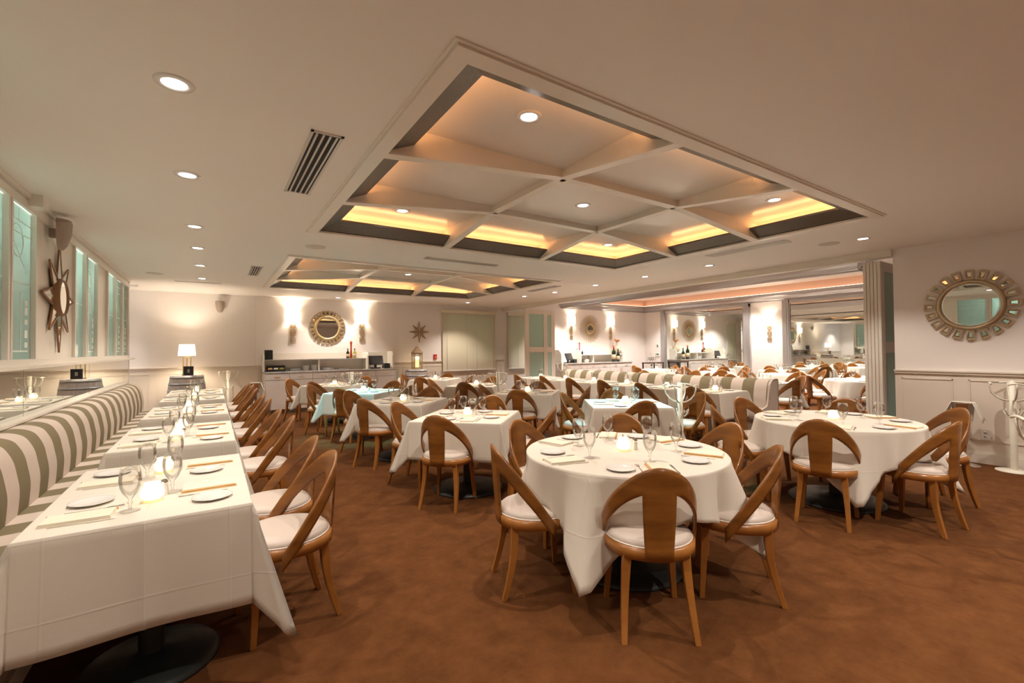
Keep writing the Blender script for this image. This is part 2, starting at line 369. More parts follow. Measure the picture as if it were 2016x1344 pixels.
# ---------------------------------------------------------------- left partition with frosted windows
lw=MB(); Yp0,Yp1=Y0,10.74; WT,WB_=2.64,1.405
lw.box(XL-.08,XL,Yp0,Yp1,0,WB_-.03)
lw.box(XL-.08,XL,Yp0,Yp1,WT+.05,H)
struct('wall_left',lw,M['wall'])
WIN=[(4.953-.55*2-.02,4.86),(4.953,5.49),(6.854,7.35),(7.45,8.0),(8.74,9.33),(9.43,9.99),(10.1,10.64)]
WIN=[(-.6,-.05),(.05,.6),(2.35,2.9),(3.0,3.55),(4.27,4.86)]+WIN[1:]
sol=MB(); prev=Yp0
for (a,b) in WIN:
    sol.box(XL-.06,XL-.012,prev,a-.035,WB_-.03,WT+.05)
    prev=b+.035
sol.box(XL-.06,XL-.012,prev,Yp1,WB_-.03,WT+.05)
struct('wall_left',sol,M['cream'])
fr=MB()
fr.box(XL-.012,XL+.012,Yp0,Yp1,WT,WT+.07); fr.box(XL-.012,XL+.012,Yp0,Yp1,WB_-.05,WB_)
fr.box(XL-.0,XL+.09,Yp0,Yp1,WB_-.075,WB_-.05)
fr.box(XL-.0,XL+.03,Yp0,Yp1,H-.04,H)
fr.box(XL-.08,XL+.012,Yp1-.03,Yp1+.01,0,H)
fr.box(XL,XL+.10,5.28,5.44,WT+.03,H)
trim(fr,M['cream'])
nw=0
for i,(a,b) in enumerate(WIN):
    nw+=1
    o=sroot('window_%d'%nw,(XL,(a+b)/2,0)); h=(b-a)/2
    f=MB()
    for p,q in ((-h-.035,-h),(h,h+.035)): f.box(-.06,.014,p,q,WB_,WT)
    f.build('window_frame',M['cream'],o)
    MB().box(-.03,-.022,-h,h,WB_,WT).build('pane',M['frost'],o)
    e=MB(); e.box(-.021,-.019,-h,h,2.02,2.028)
    if i%2==1 or i==10:
        for z in (WT-.12,WT-.22): e.box(-.021,-.019,-h,h,z,z+.008)
        for y in (-h*.5,-h*.1): e.box(-.021,-.019,y,y+.006,WT-.12,WT)
        e.tube([( -.02,-.05+.13*math.cos(t*PI/12),2.36+.13*math.sin(t*PI/12)) for t in range(24)],.003,5,closed=True)
        e.bar((-.02,-h,2.45),(-.02,h*.6,2.12),.004,.004)
        for k,z in enumerate((1.5,1.58,1.69,1.77,1.85)): e.box(-.021,-.018,h*.45,h*.72,z,z+.045+.02*(k%2))
        e.box(-.021,-.018,-h*.8,h*.75,1.465,1.477); e.box(-.021,-.018,h*.1,h*.13,1.47,1.95)
    e.build('etching',M['etch'],o)
# mirror strip under the windows
for k,(a,b) in enumerate(((-2.4,.7),(.71,3.3),(3.31,5.21),(5.22,7.55),(7.56,10.7))):
    t=thing('wall_mirror','frameless mirror panel below the frosted windows, %s behind the striped banquette'%['behind the camera','beside the camera','nearest','middle','farthest'][k],'mirror',(XL,(a+b)/2,0))
    MB().box(.001,.008,-(b-a)/2+.002,(b-a)/2-.002,.93,WB_-.076).build('mirror_pane',M['mirror'],t)

for k,y in enumerate((-.3,2.6,4.6,5.6,7.2,8.1,9.3)):  # unseen point lamps added to backlight the frosted panes
    l=bpy.data.lights.new('pane_backlight','POINT'); l.energy=10; l.color=(1,.99,.95); l.shadow_soft_size=.12
    o=bpy.data.objects.new('pane_backlight',l); COL.objects.link(o); o.location=(XL-.45,y,2.5)
# back-hall window, glass door seen in the mirrors
for (y0,y1,name) in ((8.7,10.2,'window_20'),):
    o=sroot(name,(XH,(y0+y1)/2,0)); h=(y1-y0)/2
    MB().box(0,.02,-h,h,.5,2.35).build('pane',M['night'],o)
    f=MB()
    for a,b,c0,c1 in ((-h-.06,-h,.45,2.4),(h,h+.06,.45,2.4),(-.03,.03,.5,2.35)): f.box(0,.05,a,b,c0,c1)
    f.box(0,.05,-h,h,2.35,2.42); f.box(0,.05,-h,h,.43,.5); f.build('window_frame',M['cream'],o)
t=thing('string_of_lights','white string lights wound round a dark trunk at hall window','string lights',(XH+.25,9.0,0))
MB().lathe([(.06,0),(.05,2.2)],10).build('trunk',M['trunk'],t)
bl=MB()
for k in range(60):
    a=k*.9; z=.4+k*.03; bl.lathe([(0,-.012),(.012,0),(0,.012)],6,T=TL(.065*math.cos(a),.065*math.sin(a),z),cap=False)
bl.tube([(.065*math.cos(k*.3),.065*math.sin(k*.3),.4+k*.01) for k in range(180)],.004,4); bl.build('bulbs',M['twinkle'],t)['kind']='stuff'
o=sroot('door_1',(XH,11.0,0)); MB().box(0,.04,-.45,.45,0,2.1).build('door_glass',M['night'],o)
f=MB(); f.box(0,.06,-.52,-.45,0,2.17); f.box(0,.06,.45,.52,0,2.17); f.box(0,.06,-.45,.45,2.1,2.17); f.build('door_frame',M['cream'],o)
MB().bar((.08,.36,.9),(.08,.36,1.3),.02,.02).build('door_handle',M['steel'],o)
t=thing('exit_sign','small red EXIT sign hung over the glass hall door','sign',(XH+.35,11.0,2.5))
MB().box(-.01,.01,-.15,.15,0,.17).box(-.01,.01,-.01,.01,.17,.27).build('plate',M['wlamp'],t)
tc=bpy.data.curves.new('lettering','FONT'); tc.body='EXIT'; tc.size=.13; tc.extrude=.002; tc.align_x='CENTER'; tc.align_y='CENTER'
tmp=bpy.data.objects.new('tmp',tc); COL.objects.link(tmp); dg=bpy.context.evaluated_depsgraph_get(); dg.update(); me=bpy.data.meshes.new_from_object(tmp.evaluated_get(dg)); bpy.data.objects.remove(tmp); to=bpy.data.objects.new('lettering',me); COL.objects.link(to); me.materials.clear(); me.materials.append(M['exit']); to.parent=t; to.location=(.013,0,.085); to.rotation_euler=(PI/2,0,PI/2)

# ---------------------------------------------------------------- folding glass doors
def fold_panel(w,h,parent_name,label,loc,rz):
    t=thing(parent_name,label,'folding door',loc,rz,)
    TH=.019; f=MB(); s=.15
    f.box(0,s,-TH,TH,.02,h); f.box(w-s,w,-TH,TH,.02,h)
    f.box(s,w-s,-TH,TH,.02,.25); f.box(s,w-s,-TH,TH,h-.14,h); f.box(s,w-s,-TH,TH,1.34,1.5)
    f.build('door_frame',M['cream'],t,bevel=.006)
    MB().box(s,w-s,-.006,.006,1.5,h-.14).build('upper_pane',M['teal'],t)
    MB().box(s,w-s,-.006,.006,.25,1.34).build('lower_pane',M['teal'],t)
    hg=MB()
    for z in (.4,1.25,2.2): hg.lathe([(.009,z-.05),(.009,z+.05)],8,T=TL(w+.004,.0,0))
    hg.build('hinges',M['iron'],t); return t
dj=['nearest the tables','second in the stack','third in the stack','fourth in the stack','fifth and last of the stack']
for i in range(4):
    fold_panel(.85,2.64,'folding_door','cream folding glass door in the far stack, %s'%dj[i if i<3 else 4],(7.80+(.38 if i==1 else .0 if i==0 else .15+.1*i),11.08+.11*i,0),0)
for i in range(5):
    fold_panel(.85,2.64,'folding_door','cream folding glass door in the stack beside round mirror, %s'%['innermost','second from inside','middle one','second from the wall','touching the wall'][i],(7.84,2.615-.042*i,0),0)

# ---------------------------------------------------------------- ceiling fittings
def make_downlight(lensm,name='recessed_downlight'):
    t=thing(name,'x','ceiling light')
    MB().lathe([(.052,-.002),(.056,-.008),(.082,-.006),(.085,0),(.085,.012)],28,cap=False).build('trim_ring',M['porc'],t)
    MB().lathe([(0,-.0035),(.053,-.003)],24,cap=False).build('lens',lensm,t,recalc=False); return t
DL=Kind(make_downlight(M['lens'])); DLC=Kind(make_downlight(M['lensc']))
def spot(x,y,z,power=1,col=WARM,ang=110,blend=.6,tilt=None,size=.022):
    l=bpy.data.lights.new('downlight_beam','SPOT'); l.energy=SPOT*power; l.color=col; l.spot_size=math.radians(ang); l.spot_blend=blend; l.shadow_soft_size=size
    o=bpy.data.objects.new('downlight_beam',l); COL.objects.link(o); o.location=(x,y,z-.03)
    if tilt: o.rotation_euler=tilt
    return o
LIT=[]
for i,y in enumerate((2.739,4.118,5.778,6.956,8.344,9.8,1.2,-.4,-2.0)):  # closing entries are unseen lamps added for ceiling brightness
    LIT.append((-.157,y,H,'recessed downlight over left tables, %s in its row'%['nearest visible','second','third','fourth','fifth','sixth and farthest','added unseen overhead','added unseen behind camera','added unseen rearmost'][i],.8,WARM))
for i,y in enumerate((2.24,4.316,5.618,6.916,8.27,.6,-1.4)):  # last ones are out of view, added as fill
    LIT.append((6.70,y,H,'recessed downlight before the beam, %s in its row'%['nearest visible','second','third','fourth','farthest','added unseen near the oval mirror','added unseen behind camera'][i],1.0,WARM))
cen=['near-left','left far','center','near-right','right far']
for ci,(y0,y1) in enumerate(CO):
    for i,(x,y) in enumerate(((1.72,y0+.56),(1.72,y1-.56),(3.27,(y0+y1)/2),(4.84,y0+.56),(4.84,y1-.56))):
        cool=(ci,i) in ((0,4),(1,0))
        LIT.append((x,y,2.965,'recessed downlight in the %s coffer, %s cell'%(['front','farther'][ci],cen[i]),1.25 if not cool else (4.0 if ci else 4.2),COOL if cool else WARM))
for i,y in enumerate((4.7,6.9,9.1,11.3)):
    LIT.append((9.98,y,H2,'recessed downlight past the beam, %s in adjoining room'%['nearest','second','third','farthest'][i],3.8,NEUT))
for i,y in enumerate((.3,2.5)):  # unseen lamps added to brighten adjoining room
    LIT.append((9.98,y,H2,'added downlight hidden behind the mirror wall, %s'%['rear','front'][i],1.5,NEUT))
for i,(x,y) in enumerate(((11.6,5.2),(13.6,5.2),(11.6,7.9),(13.6,7.9),(11.6,10.6),(13.6,10.6))):  # tray lamps are unseen, added for brightness in this room
    LIT.append((x,y,3.35,'added unseen downlight in the raised peach tray, %s'%['near-left','near-right','mid-left','mid-right','far-left','far-right'][i],4.3,NEUT))
for i,(x,y) in enumerate(((1.7,-.6),(3.3,-1.6),(4.9,-.6),(3.3,.3))):  # fill lamps added out of view to raise the bounce light
    LIT.append((x,y,H,'added unseen downlight behind the camera, %s'%['left','rear','right','middle'][i],1.5,WARM))
for i,(x,y) in enumerate(((2.6,11.75),(6.538,9.294),(6.0,11.3),(-2.5,11.6),(-2.5,9.2))):  # the sideboard lamp is added to brighten the back wall
    LIT.append((x,y,H,'recessed downlight %s'%['added over the sideboard to light the wall','near the far folding doors','by the window blinds','in the far left hall corner','in left hall beyond the partition'][i],1.5,WARM))
for (x,y,z,lab,pw,cl) in LIT:
    (DLC if cl==COOL else DL).put((x,y,z),0,lab,'recessed ceiling downlights')
    tl=None
    if cl==COOL:
        tgt=Vector((4.36,3.96,.75)) if x>3 else Vector((2.05,7.75,.75)); tl=(tgt-Vector((x,y,z))).to_track_quat('-Z','Y').to_euler()
    spot(x,y,z,pw,cl,ang=112 if cl!=COOL else 46,tilt=tl)
def vent(x0,x1,y0,y1,n,label,along='y'):
    t=thing('ceiling_vent',label,'vent',((x0+x1)/2,(y0+y1)/2,H)); a,b=(x1-x0)/2,(y1-y0)/2
    f=MB(); e=.018
    for p in ((-a,a,-b,-b+e),(-a,a,b-e,b),(-a,-a+e,-b,b),(a-e,a,-b,b)): f.box(*p,-.008,.0)
    f.build('frame',M['vent'],t)
    MB().box(-a+e,a-e,-b+e,b-e,-.002,0).build('duct_shade_sheet',M['darkgap'],t)  # flat dark sheet painted as shade behind the slats
    s=MB()
    for i in range(n):
        u=(i+.5)/n*2-1
        if along=='y': s.box(u*(a-e)-.006,u*(a-e)+.006,-b+e,b-e,-.012,-.003)
        else: s.box(-a+e,a-e,u*(b-e)-.006,u*(b-e)+.006,-.012,-.003)
    s.build('slats',M['vent'],t)
vent(.49,.68,2.88,4.1,4,'long slotted air vent left of the front coffer, nearest the camera')
vent(2.54,3.73,6.0,6.13,12,'slotted air vent between the two ceiling coffers','x2')
vent(5.93,6.13,2.8,3.88,5,'slotted air vent right of the front coffer')
vent(.50,.66,8.0,9.0,4,'small slotted air vent left of the farther coffer')
vent(5.99,6.17,7.4,8.4,4,'slotted air vent right of the farther coffer')
vent(-.58,.15,10.36,10.42,2,'thin slot air vent before the table lamp','x')
vent(-1.8,-1.22,11.35,11.6,8,'square air vent at end of the frosted partition','x')
for x,y,l in ((1.09,6.153,'round ceiling speaker between the coffers on the left'),(6.67,2.598,'round ceiling speaker beside the downlight near right wall'),(-.803,9.573,'round ceiling speaker near the left partition end')):
    t=thing('ceiling_speaker',l,'speaker',(x,y,H)); MB().lathe([(0,-.006),(.10,-.006),(.115,-.004),(.12,0)],28,cap=False).build('grille',M['grille'],t)

# ---------------------------------------------------------------- chairs
def shell():
    """curved plywood back: arch band + splat. local: +y is where the sitter looks"""
    A=.243; B=.243; PM=math.radians(106)
    def P(phi,z):
        lean=.035*max(0,(z-.42)/.44)
        fl=.008*math.sin(min(max((z-.42)/.36,0),1)*PI)
        c=math.cos(phi)
        return ((A+fl)*math.sin(phi), -B*c-lean*max(c,0), z)
    zt=lambda p:.522+.343*math.cos(p)
    zl=lambda p:.428+.318*math.cos(p)
    mb=MB(); ns=.345; cols=[-PM+(PM-ns)*i/11 for i in range(11)]+[-ns+2*ns*i/8 for i in range(9)]+[ns+(PM-ns)*(i+1)/11 for i in range(11)]
    vs=[];fs=[];NR=4
    for p in cols:
        for k in range(NR+1):
            z=zl(p)+(zt(p)-zl(p))*k/NR; vs.append(P(p,z))
    n=len(cols)
    for i in range(n-1):
        for k in range(NR): fs.append((i*(NR+1)+k,(i+1)*(NR+1)+k,(i+1)*(NR+1)+k+1,i*(NR+1)+k+1))
    # splat
    sc=cols[11:20]; base=len(vs); rows=6
    for r in range(rows+1):
        for p in sc:
            z0=zl(p); z=z0+(.398-z0)*r/rows; k=1-.17*(r/rows)
            vs.append(P(p*k,z))
    for r in range(rows):
        for i in range(8): fs.append((base+r*9+i,base+r*9+i+1,base+(r+1)*9+i+1,base+(r+1)*9+i))
    mb.add(vs,fs,True); return mb
def arc_pts(p0,p1,bow,n=5):
    p0=Vector(p0);p1=Vector(p1); out=[]
    for i in range(n+1):
        t=i/n; out.append(p0.lerp(p1,t)+Vector(bow)*math.sin(t*PI*.5)**1*(1-t)*1.6)
    return out
def leg_mb(top,foot,bow,w0,w1):
    pts=arc_pts(top,foot,bow); mb=MB(); vs=[];n=len(pts)
    ang=math.atan2(foot[1],foot[0])
    for i,p in enumerate(pts):
        s=(w0+(w1-w0)*i/(n-1))/2
        for dx,dy in ((-s,-s),(s,-s),(s,s),(-s,s)): vs.append((p.x+dx,p.y+dy,p.z))
    fs=[(0,1,2,3),tuple(range(4*n-4,4*n))[::-1]]
    for i in range(n-1):
        for k in range(4): fs.append((4*i+k,4*i+(k+1)%4,4*i+4+(k+1)%4,4*i+4+k))
    return mb.add(vs,fs)
_leg=[leg_mb((sx*.165,.165,.40),(sx*.195,.19,0),(0,0,0),.042,.028).mesh('leg',M['wood'],bevel=.004) for sx in (-1,1)]+\
     [leg_mb((sx*.145,-.165,.41),(sx*.178,-.235,0),(0,.035,0),.044,.028).mesh('leg',M['wood'],bevel=.004) for sx in (-1,1)]
def squircle(r,n,k=.12):
    out=[]
    for i in range(n):
        a=2*PI*i/n; s=1+k*(math.sin(2*a)**2)*.35; out.append((r*s*math.cos(a),r*s*math.sin(a)))
    return out
def make_chair():
    t=thing('dining_chair','x','chair')
    shell().build('backrest',M['woodd'],t,thick=.013,weld=True)
    ring=MB(); o=squircle(.238,36); i_=squircle(.20,36)
    vs=[(*p,.398) for p in o]+[(*p,.452) for p in o]+[(*p,.456) for p in i_]+[(*p,.398) for p in i_]; n=36; fs=[]
    for a in range(4):
        for k in range(n):
            q=(k+1)%n; fs.append((a*n+k,a*n+q,((a+1)%4)*n+q,((a+1)%4)*n+k))
    ring.add(vs,fs,True); ring.build('seat_frame',M['wood'],t)
    cu=MB(); pr=[(.0,.44),(.218,.44),(.226,.458),(.224,.472),(.205,.488),(.15,.499),(.08,.504),(0,.505)]
    cu.lathe(pr,36,cap=False); sc=cu.build('seat',M['seat'],t)
    MB().tube([(p[0]*.965,p[1]*.965,.457) for p in squircle(.235,36,.0)],.0045,6,closed=True).build('piping',M['pipe'],sc)
    for m in _leg:
        l=bpy.data.objects.new('leg',m); COL.objects.link(l); l.parent=t
    return t
CH=Kind(make_chair())
def chair(x,y,face,label,group=None):      # face: direction the sitter looks (radians, world)
    return CH.put((x,y,0),face-PI/2,label,group)

# ---------------------------------------------------------------- table-top things
def single(name,cat,mb,m,**k):
    o=mb.build(name,m,**k); o['label']='x'; o['category']=cat; return o
GL=Kind(single('water_glass','glass',MB().lathe([(0.0000,0.0033),(0.0374,0.0022),(0.0385,0.0044),(0.0132,0.0088),(0.0060,0.0154),(0.0050,0.0330),(0.0105,0.0407),(0.0060,0.0473),(0.0099,0.0605),(0.0264,0.0825),(0.0374,0.1100),(0.0413,0.1375),(0.0396,0.1650),(0.0347,0.1958),(0.0330,0.1958),(0.0380,0.1650),(0.0396,0.1375),(0.0358,0.1100),(0.0242,0.0847),(0.0000,0.0682)],20,cap=False),M['glass']))
PL=Kind(single('bread_plate','plate',MB().lathe([(0,.004),(.045,.003),(.05,.001),(.052,.004),(.068,.011),(.082,.015),(.083,.017),(.080,.0175),(.066,.0135),(.052,.0085),(0,.0075)],32,cap=False),M['porc']))
def knife_mb():
    m=MB(); m.prism([(-.1,-.005),(-.03,-.0045),(0,-.003),(0,.003),(-.03,.005),(-.1,.006),(-.105,0)],.002,.006,'z')
    m.prism([(0,-.004),(.02,-.009),(.09,-.007),(.105,.002),(.09,.006),(0,.004)],.0025,.0045,'z'); return m
def fork_mb():
    m=MB(); m.prism([(-.1,-.006),(-.03,-.003),(.035,-.0025),(.05,-.011),(.06,-.0115),(.06,.0115),(.05,.011),(.035,.0025),(-.03,.003),(-.1,.006)],.002,.005,'z')
    for k in range(4): m.box(.058,.1,-.0115+k*.0066,-.0085+k*.0066,.002,.005)
    return m
KN=Kind(single('table_knife','knife',knife_mb(),M['steel'])); FK=Kind(single('table_fork','fork',fork_mb(),M['steel']))
def make_napkin():
    t=thing('folded_napkin','x','napkin')
    m=MB()
    for k in range(3): m.box(-.115+k*.002,.115-k*.003,-.062+k*.0015,.062-k*.001,.0005+.0058*k,.0062+.0058*k)
    m.build('folds',M['napk'],t,bevel=.0015)
    MB().tube([(-.117,-.066,.0045),(.117,-.066,.0045)],.0042,6).tube([(-.117,-.064,.0125),(.116,-.064,.0125)],.0036,6).build('hem',M['napk2'],t)
    return t
NP=Kind(make_napkin())
def make_votive():
    t=thing('votive_candle','x','candle')
    MB().lathe([(.032,.014),(.043,.024),(.047,.042),(.044,.06),(.034,.076),(.031,.082),(.034,.088),(.033,.089),(.029,.082)],24,cap=False).build('frosted_jar',M['votive'],t)
    MB().lathe([(0,.001),(.033,.001),(.035,.005),(.033,.014),(0,.015)],24,cap=False).build('jar_base',M['votb'],t)
    MB().lathe([(0,.03),(.008,.036),(.005,.05),(0,.06)],8,cap=False).build('flame',M['amber'],t); return t
VO=Kind(make_votive())
def make_shaker():
    t=thing('salt_shaker','x','shaker')
    MB().lathe([(0,.001),(.018,.001),(.019,.004),(.016,.05),(.014,.06)],14).build('glass_body',M['salt'],t)
    MB().lathe([(.0155,.058),(.017,.062),(.017,.070),(.012,.079),(0,.082)],14,cap=False).build('chrome_cap',M['chrome'],t); return t
SK=Kind(make_shaker())
TZ=.75
G_=dict(pl='bread plates on the tables',gl='water glasses on the tables',np='folded napkins on the tables',kn='knives on the tables',fk='forks on the tables')
def setting(cx,cy,th,t,where,round_=False,z=TZ):
    """th = outward direction of this diner, t = distance from centre to the edge"""
    e=Vector((math.cos(th),math.sin(th))); lft=Vector((math.sin(th),-math.cos(th)))   # diner looks inwards; left hand
    j=lambda a:random.uniform(-a,a)
    def at(out,l): v=Vector((cx,cy))+e*out+lft*l; return (v.x,v.y,z)
    out=t-.155; dn=j(.05)
    NP.put(at(out+j(.01),-.115),th+dn,'cream folded napkin, %s'%where,G_['np'])
    PL.put(at(out-.01+j(.02),.115),0,'small white bread plate, %s'%where,G_['pl'])
    GL.put(at(out-.175+j(.015),-.10+j(.02)),0,'stemmed water glass, %s'%where,G_['gl'])
    KN.put(at(out-.02,-.195),th+PI+dn,'steel knife, %s'%where,G_['kn'])
    FK.put(at(out-.03,.0),th+PI+j(.06),'steel fork, %s'%where,G_['fk'])
def centre(cx,cy,where,d=0,z=TZ,gap=.085):
    VO.put((cx,cy,z),0,'lit frosted votive candle, %s'%where,'votive candles on the tables')
    SK.put((cx+gap*math.cos(d),cy+gap*math.sin(d),z),0,'glass salt shaker with chrome cap, %s'%where,'salt shakers on the tables')

# ---------------------------------------------------------------- tablecloths and tables
def cloth_rect(tx,ty,h,seed=0,nx=26,ny=26):
    """h: hang on (-x,+x,-y,+y)"""
    rnd=random.Random(seed); ph=[rnd.uniform(0,6.28) for _ in range(8)]
    def axis(t,h0,h1,n):
        a=[-t-h0+h0*i/10 for i in range(10)]+[-t-.003]; b=[-t,-t+.004]+[-t+2*t*i/10 for i in range(1,5)]+[-.012,0,.012]+[-t+2*t*i/10 for i in range(6,10)]+[t-.004,t]; c=[t+.003]+[t+h1*(i+1)/10 for i in range(10)]
        return a+b+c
    us=axis(tx,h[0],h[1],nx); vs_=axis(ty,h[2],h[3],ny)
    V=[]
    for v in vs_:
        for u in us:
            du=abs(u)-tx; dv=abs(v)-ty; su=1 if u>0 else -1; sv=1 if v>0 else -1
            x=max(-tx,min(tx,u)); y=max(-ty,min(ty,v)); z=TZ
            def fall(d): # soft edge
                return d
            if du>0 and dv<=0:
                z-=du; x+=su*(.002+.05*du+.035*du*math.sin(v*9+ph[0])+(.0035 if abs(v)<1e-6 else 0)); 
            elif dv>0 and du<=0:
                z-=dv; y+=sv*(.002+.05*dv+.035*dv*math.sin(u*9+ph[1])+(.0035 if abs(u)<1e-6 else 0))
            elif du>0 and dv>0:
                r=math.hypot(du,dv); a=math.atan2(dv,du); s2=math.sin(2*a)
                tn=1-abs(a-PI/4)/(PI/4); s2=tn; o=r*(.04+.27*tn**1.3); z-=math.sqrt(max(r*r-o*o,0))
                ax=math.cos(a)**2; 
                x+=su*(.002+o*(.71*s2+ax*(1-s2))); y+=sv*(.002+o*(.71*s2+(1-ax)*(1-s2)))
            V.append((x,y,max(z,.02)))
    n=len(us); m=len(vs_); Fs=[]
    for j in range(m-1):
        for i in range(n-1):
            a,b,c,d=j*n+i,j*n+i+1,(j+1)*n+i+1,(j+1)*n+i
            uc=(us[i]+us[i+1])/2; vc=(vs_[j]+vs_[j+1])/2
            if abs(uc)>tx and abs(vc)>ty: Fs+= [(a,b,c),(a,c,d)] if uc*vc>0 else [(a,b,d),(b,c,d)]
            else: Fs.append((a,b,c,d))
    return MB().add(V,Fs,True)
def cloth_round(R,c,rot,seed=0):
    rnd=random.Random(seed); ph=[rnd.uniform(0,6.28) for _ in range(6)]
    N=120; M_=12; V=[(0,0,TZ)]; Fs=[]
    for k in (.4,.8,1-.006/R,1):
        for i in range(N):
            a=2*PI*i/N; V.append((R*k*math.cos(a),R*k*math.sin(a),TZ))
    M_=13
    for k in range(1,M_+1):
        for i in range(N):
            a=2*PI*i/N; b=a-rot; rm=c/max(abs(math.cos(b)),abs(math.sin(b))); L=(rm-R)*(k-1)/(M_-1) if k>1 else .004
            cn=abs(math.sin(2*b))**1.5
            w=L*(.20*math.sin(11*a+ph[0])+.13*math.sin(17*a+ph[1])+.10*math.sin(29*a+ph[2])+.5*cn*math.cos(8*(b-PI/4)))
            r=R+.003+.09*L+.42*w; 
            z=TZ-L*.965-.004*k/M_
            V.append((r*math.cos(a+.04*L*math.sin(7*a)),r*math.sin(a+.04*L*math.sin(7*a)),max(z,.02)))
    for i in range(N): Fs.append((0,1+i,1+(i+1)%N))
    for k in range(M_+3):
        for i in range(N):
            j=(i+1)%N; a=1+k*N; Fs.append((a+i,a+N+i,a+N+j,a+j))
    return MB().add(V,Fs,True)
def table(x,y,rz,kind,desc,R=.46,base=.36,ty=None):
    t=thing('dining_table','%s with black disc pedestal, hidden under its cloth'%desc,'table',(x,y,0),rz,'cloth-covered dining tables')
    m=MB()
    if kind=='round': m.lathe([(0,TZ-.045),(R-.01,TZ-.045),(R-.004,TZ-.006),(0,TZ-.006)],48,smooth=False,cap=False)
    else: m.box(-R+.004,R-.004,-(ty or R)+.004,(ty or R)-.004,TZ-.045,TZ-.006)
    m.build('tabletop',M['wood'],t)
    MB().lathe([(.05,.04),(.05,TZ-.05)],16).build('column',M['iron'],t)
    MB().lathe([(0,0),(base,0),(base,.012),(base*.93,.032),(base*.6,.045),(.09,.055),(.05,.07)],36,cap=False).build('base',M['iron'],t)
    return t
def cloth(mb,x,y,rz,desc):
    o=mb.build('tablecloth',M['cloth'],thick=-.0022); o.location=(x,y,0.0015); o.rotation_euler=(0,0,rz)
    return tag(o,'ivory cloth draped over the %s'%desc,'tablecloth','ivory tablecloths')

# round tables -------------------------------------------------
def rnd_table(cx,cy,rot,desc,seats,R=.655,c=.90,seed=1,vd=0):
    table(cx,cy,0,'round','round '+desc,R=R,base=.385); cloth(cloth_round(R,c,rot,seed),cx,cy,0,'round '+desc)
    for ang,dist,face,nm in seats:
        a=math.radians(ang)
        chair(cx+dist*math.cos(a),cy+dist*math.sin(a),a+PI+math.radians(face),'curved-back wooden chair, cream seat, %s of round %s'%(nm,desc),'curved-back chairs at the round tables')
        setting(cx,cy,a,R,'%s of round %s'%(nm,desc))
    centre(cx,cy,'on round '+desc,vd)
rnd_table(2.33,2.16,math.radians(73),'front table',[(-126,.62,0,'nearest side'),(-62,.66,10,'right side'),(167,.66,-8,'left side'),(103,.72,0,'far-left side'),(43,.76,0,'far side'),(-8,.78,-6,'far-right side')],seed=3,vd=-.4)
rnd_table(4.90,1.90,math.radians(-14),'right-hand table',[(-165,.62,0,'nearest side'),(-101,.64,4,'right side'),(-38,.86,0,'far-right side'),(15,.80,0,'far side'),(78,.80,0,'far-left side'),(130,.80,0,'left side')],seed=8,vd=-.5)

# diamond-set square tables --------------------------------------
QUAD={'near-left':225,'far-left':135,'far-right':45,'near-right':-45}
SQ=[(2.24,4.24,0,'first square table left line',dict(dl=(.48,-6),fl=(.65,-10),fr=.85,nr=.66)),
    (2.19,6.03,-1,'second square table left line',dict(dl=(.49,-14),fl=(.74,-12),fr=.70,nr=(.50,10))),
    (2.16,7.88,-2,'third square table left line',dict(dl=.42,fl=.80,fr=.85,nr=.62)),
    (2.10,9.80,-4,'last square table left line',dict(dl=.42,fl=.88,fr=.90,nr=.66)),
    (4.34,3.98,9,'first square table right line',dict(dl=(.42,6),fl=(.57,-20),fr=.62,nr=(.84,16))),
    (4.25,5.97,-2,'second square table right line',dict(dl=.48,fl=(.58,-6),fr=.62,nr=.73)),
    (4.32,7.80,-3,'third square table right line',dict(dl=.44,fl=.74,fr=.86,nr=.62)),
    (4.45,10.05,-2,'last square table right line',dict(dl=.60,fl=.62,fr=.55,nr=.66))]
for i,(x,y,dr,desc,ds) in enumerate(SQ):
    rz=PI/4+math.radians(dr)
    table(x,y,rz,'sq',desc,R=.455); cloth(cloth_rect(.455,.455,(.36,.36,.36,.36),seed=i),x,y,rz,desc)
    for (nm,a),k in zip(QUAD.items(),('dl','fl','fr','nr')):
        th=math.radians(a+dr); th0=th
        d=ds[k]
        if isinstance(d,tuple): th+=math.radians(d[1]); d=d[0]
        j=random.uniform(-.06,.06)
        chair(x+d*math.cos(th),y+d*math.sin(th),th+PI+j,'curved-back wooden chair, cream seat, %s side of %s'%(nm,desc),'curved-back chairs at the square tables')
        setting(x,y,th0,.455,'%s side, %s'%(nm,desc))
    centre(x,y,'on the '+desc,-.3)
# two-tops along the left banquette -----------------------------
LT=[2.72,3.325,4.50,5.11,6.36,6.97,8.32,9.32,9.93]
ORD=['nearest','second','third','fourth','fifth','sixth','seventh','eighth','farthest']
for i,y in enumerate(LT):
    desc='%s small table by left banquette'%ORD[i]; x=-.235
    first=i in (0,2,4,7); second=i in (1,3,5,8)
    table(x,y,0,'sq',desc,R=.385,ty=.30,base=.27)
    cloth(cloth_rect(.385,.30,(.44,.44,.44 if not second else .03,.44 if not first else .03),seed=20+i),x,y,0,desc)
    setting(x,y,PI,.385,'banquette side, %s'%desc); setting(x,y,0,.385,'chair side, %s'%desc)
    centre(x,y,'on the '+desc,PI*.6 if i%2 else PI*.35)
    chair(.33+[0,.0,.02,-.02,.01,-.01,.0,.02,-.01][i],y+[.06,.03,.05,.02,.04,.03,0,0,0][i],PI+[.12,.05,-.04,.06,0,.05,0,.05,0][i],'curved-back wooden chair at the %s'%desc,'curved-back chairs along the left banquette')
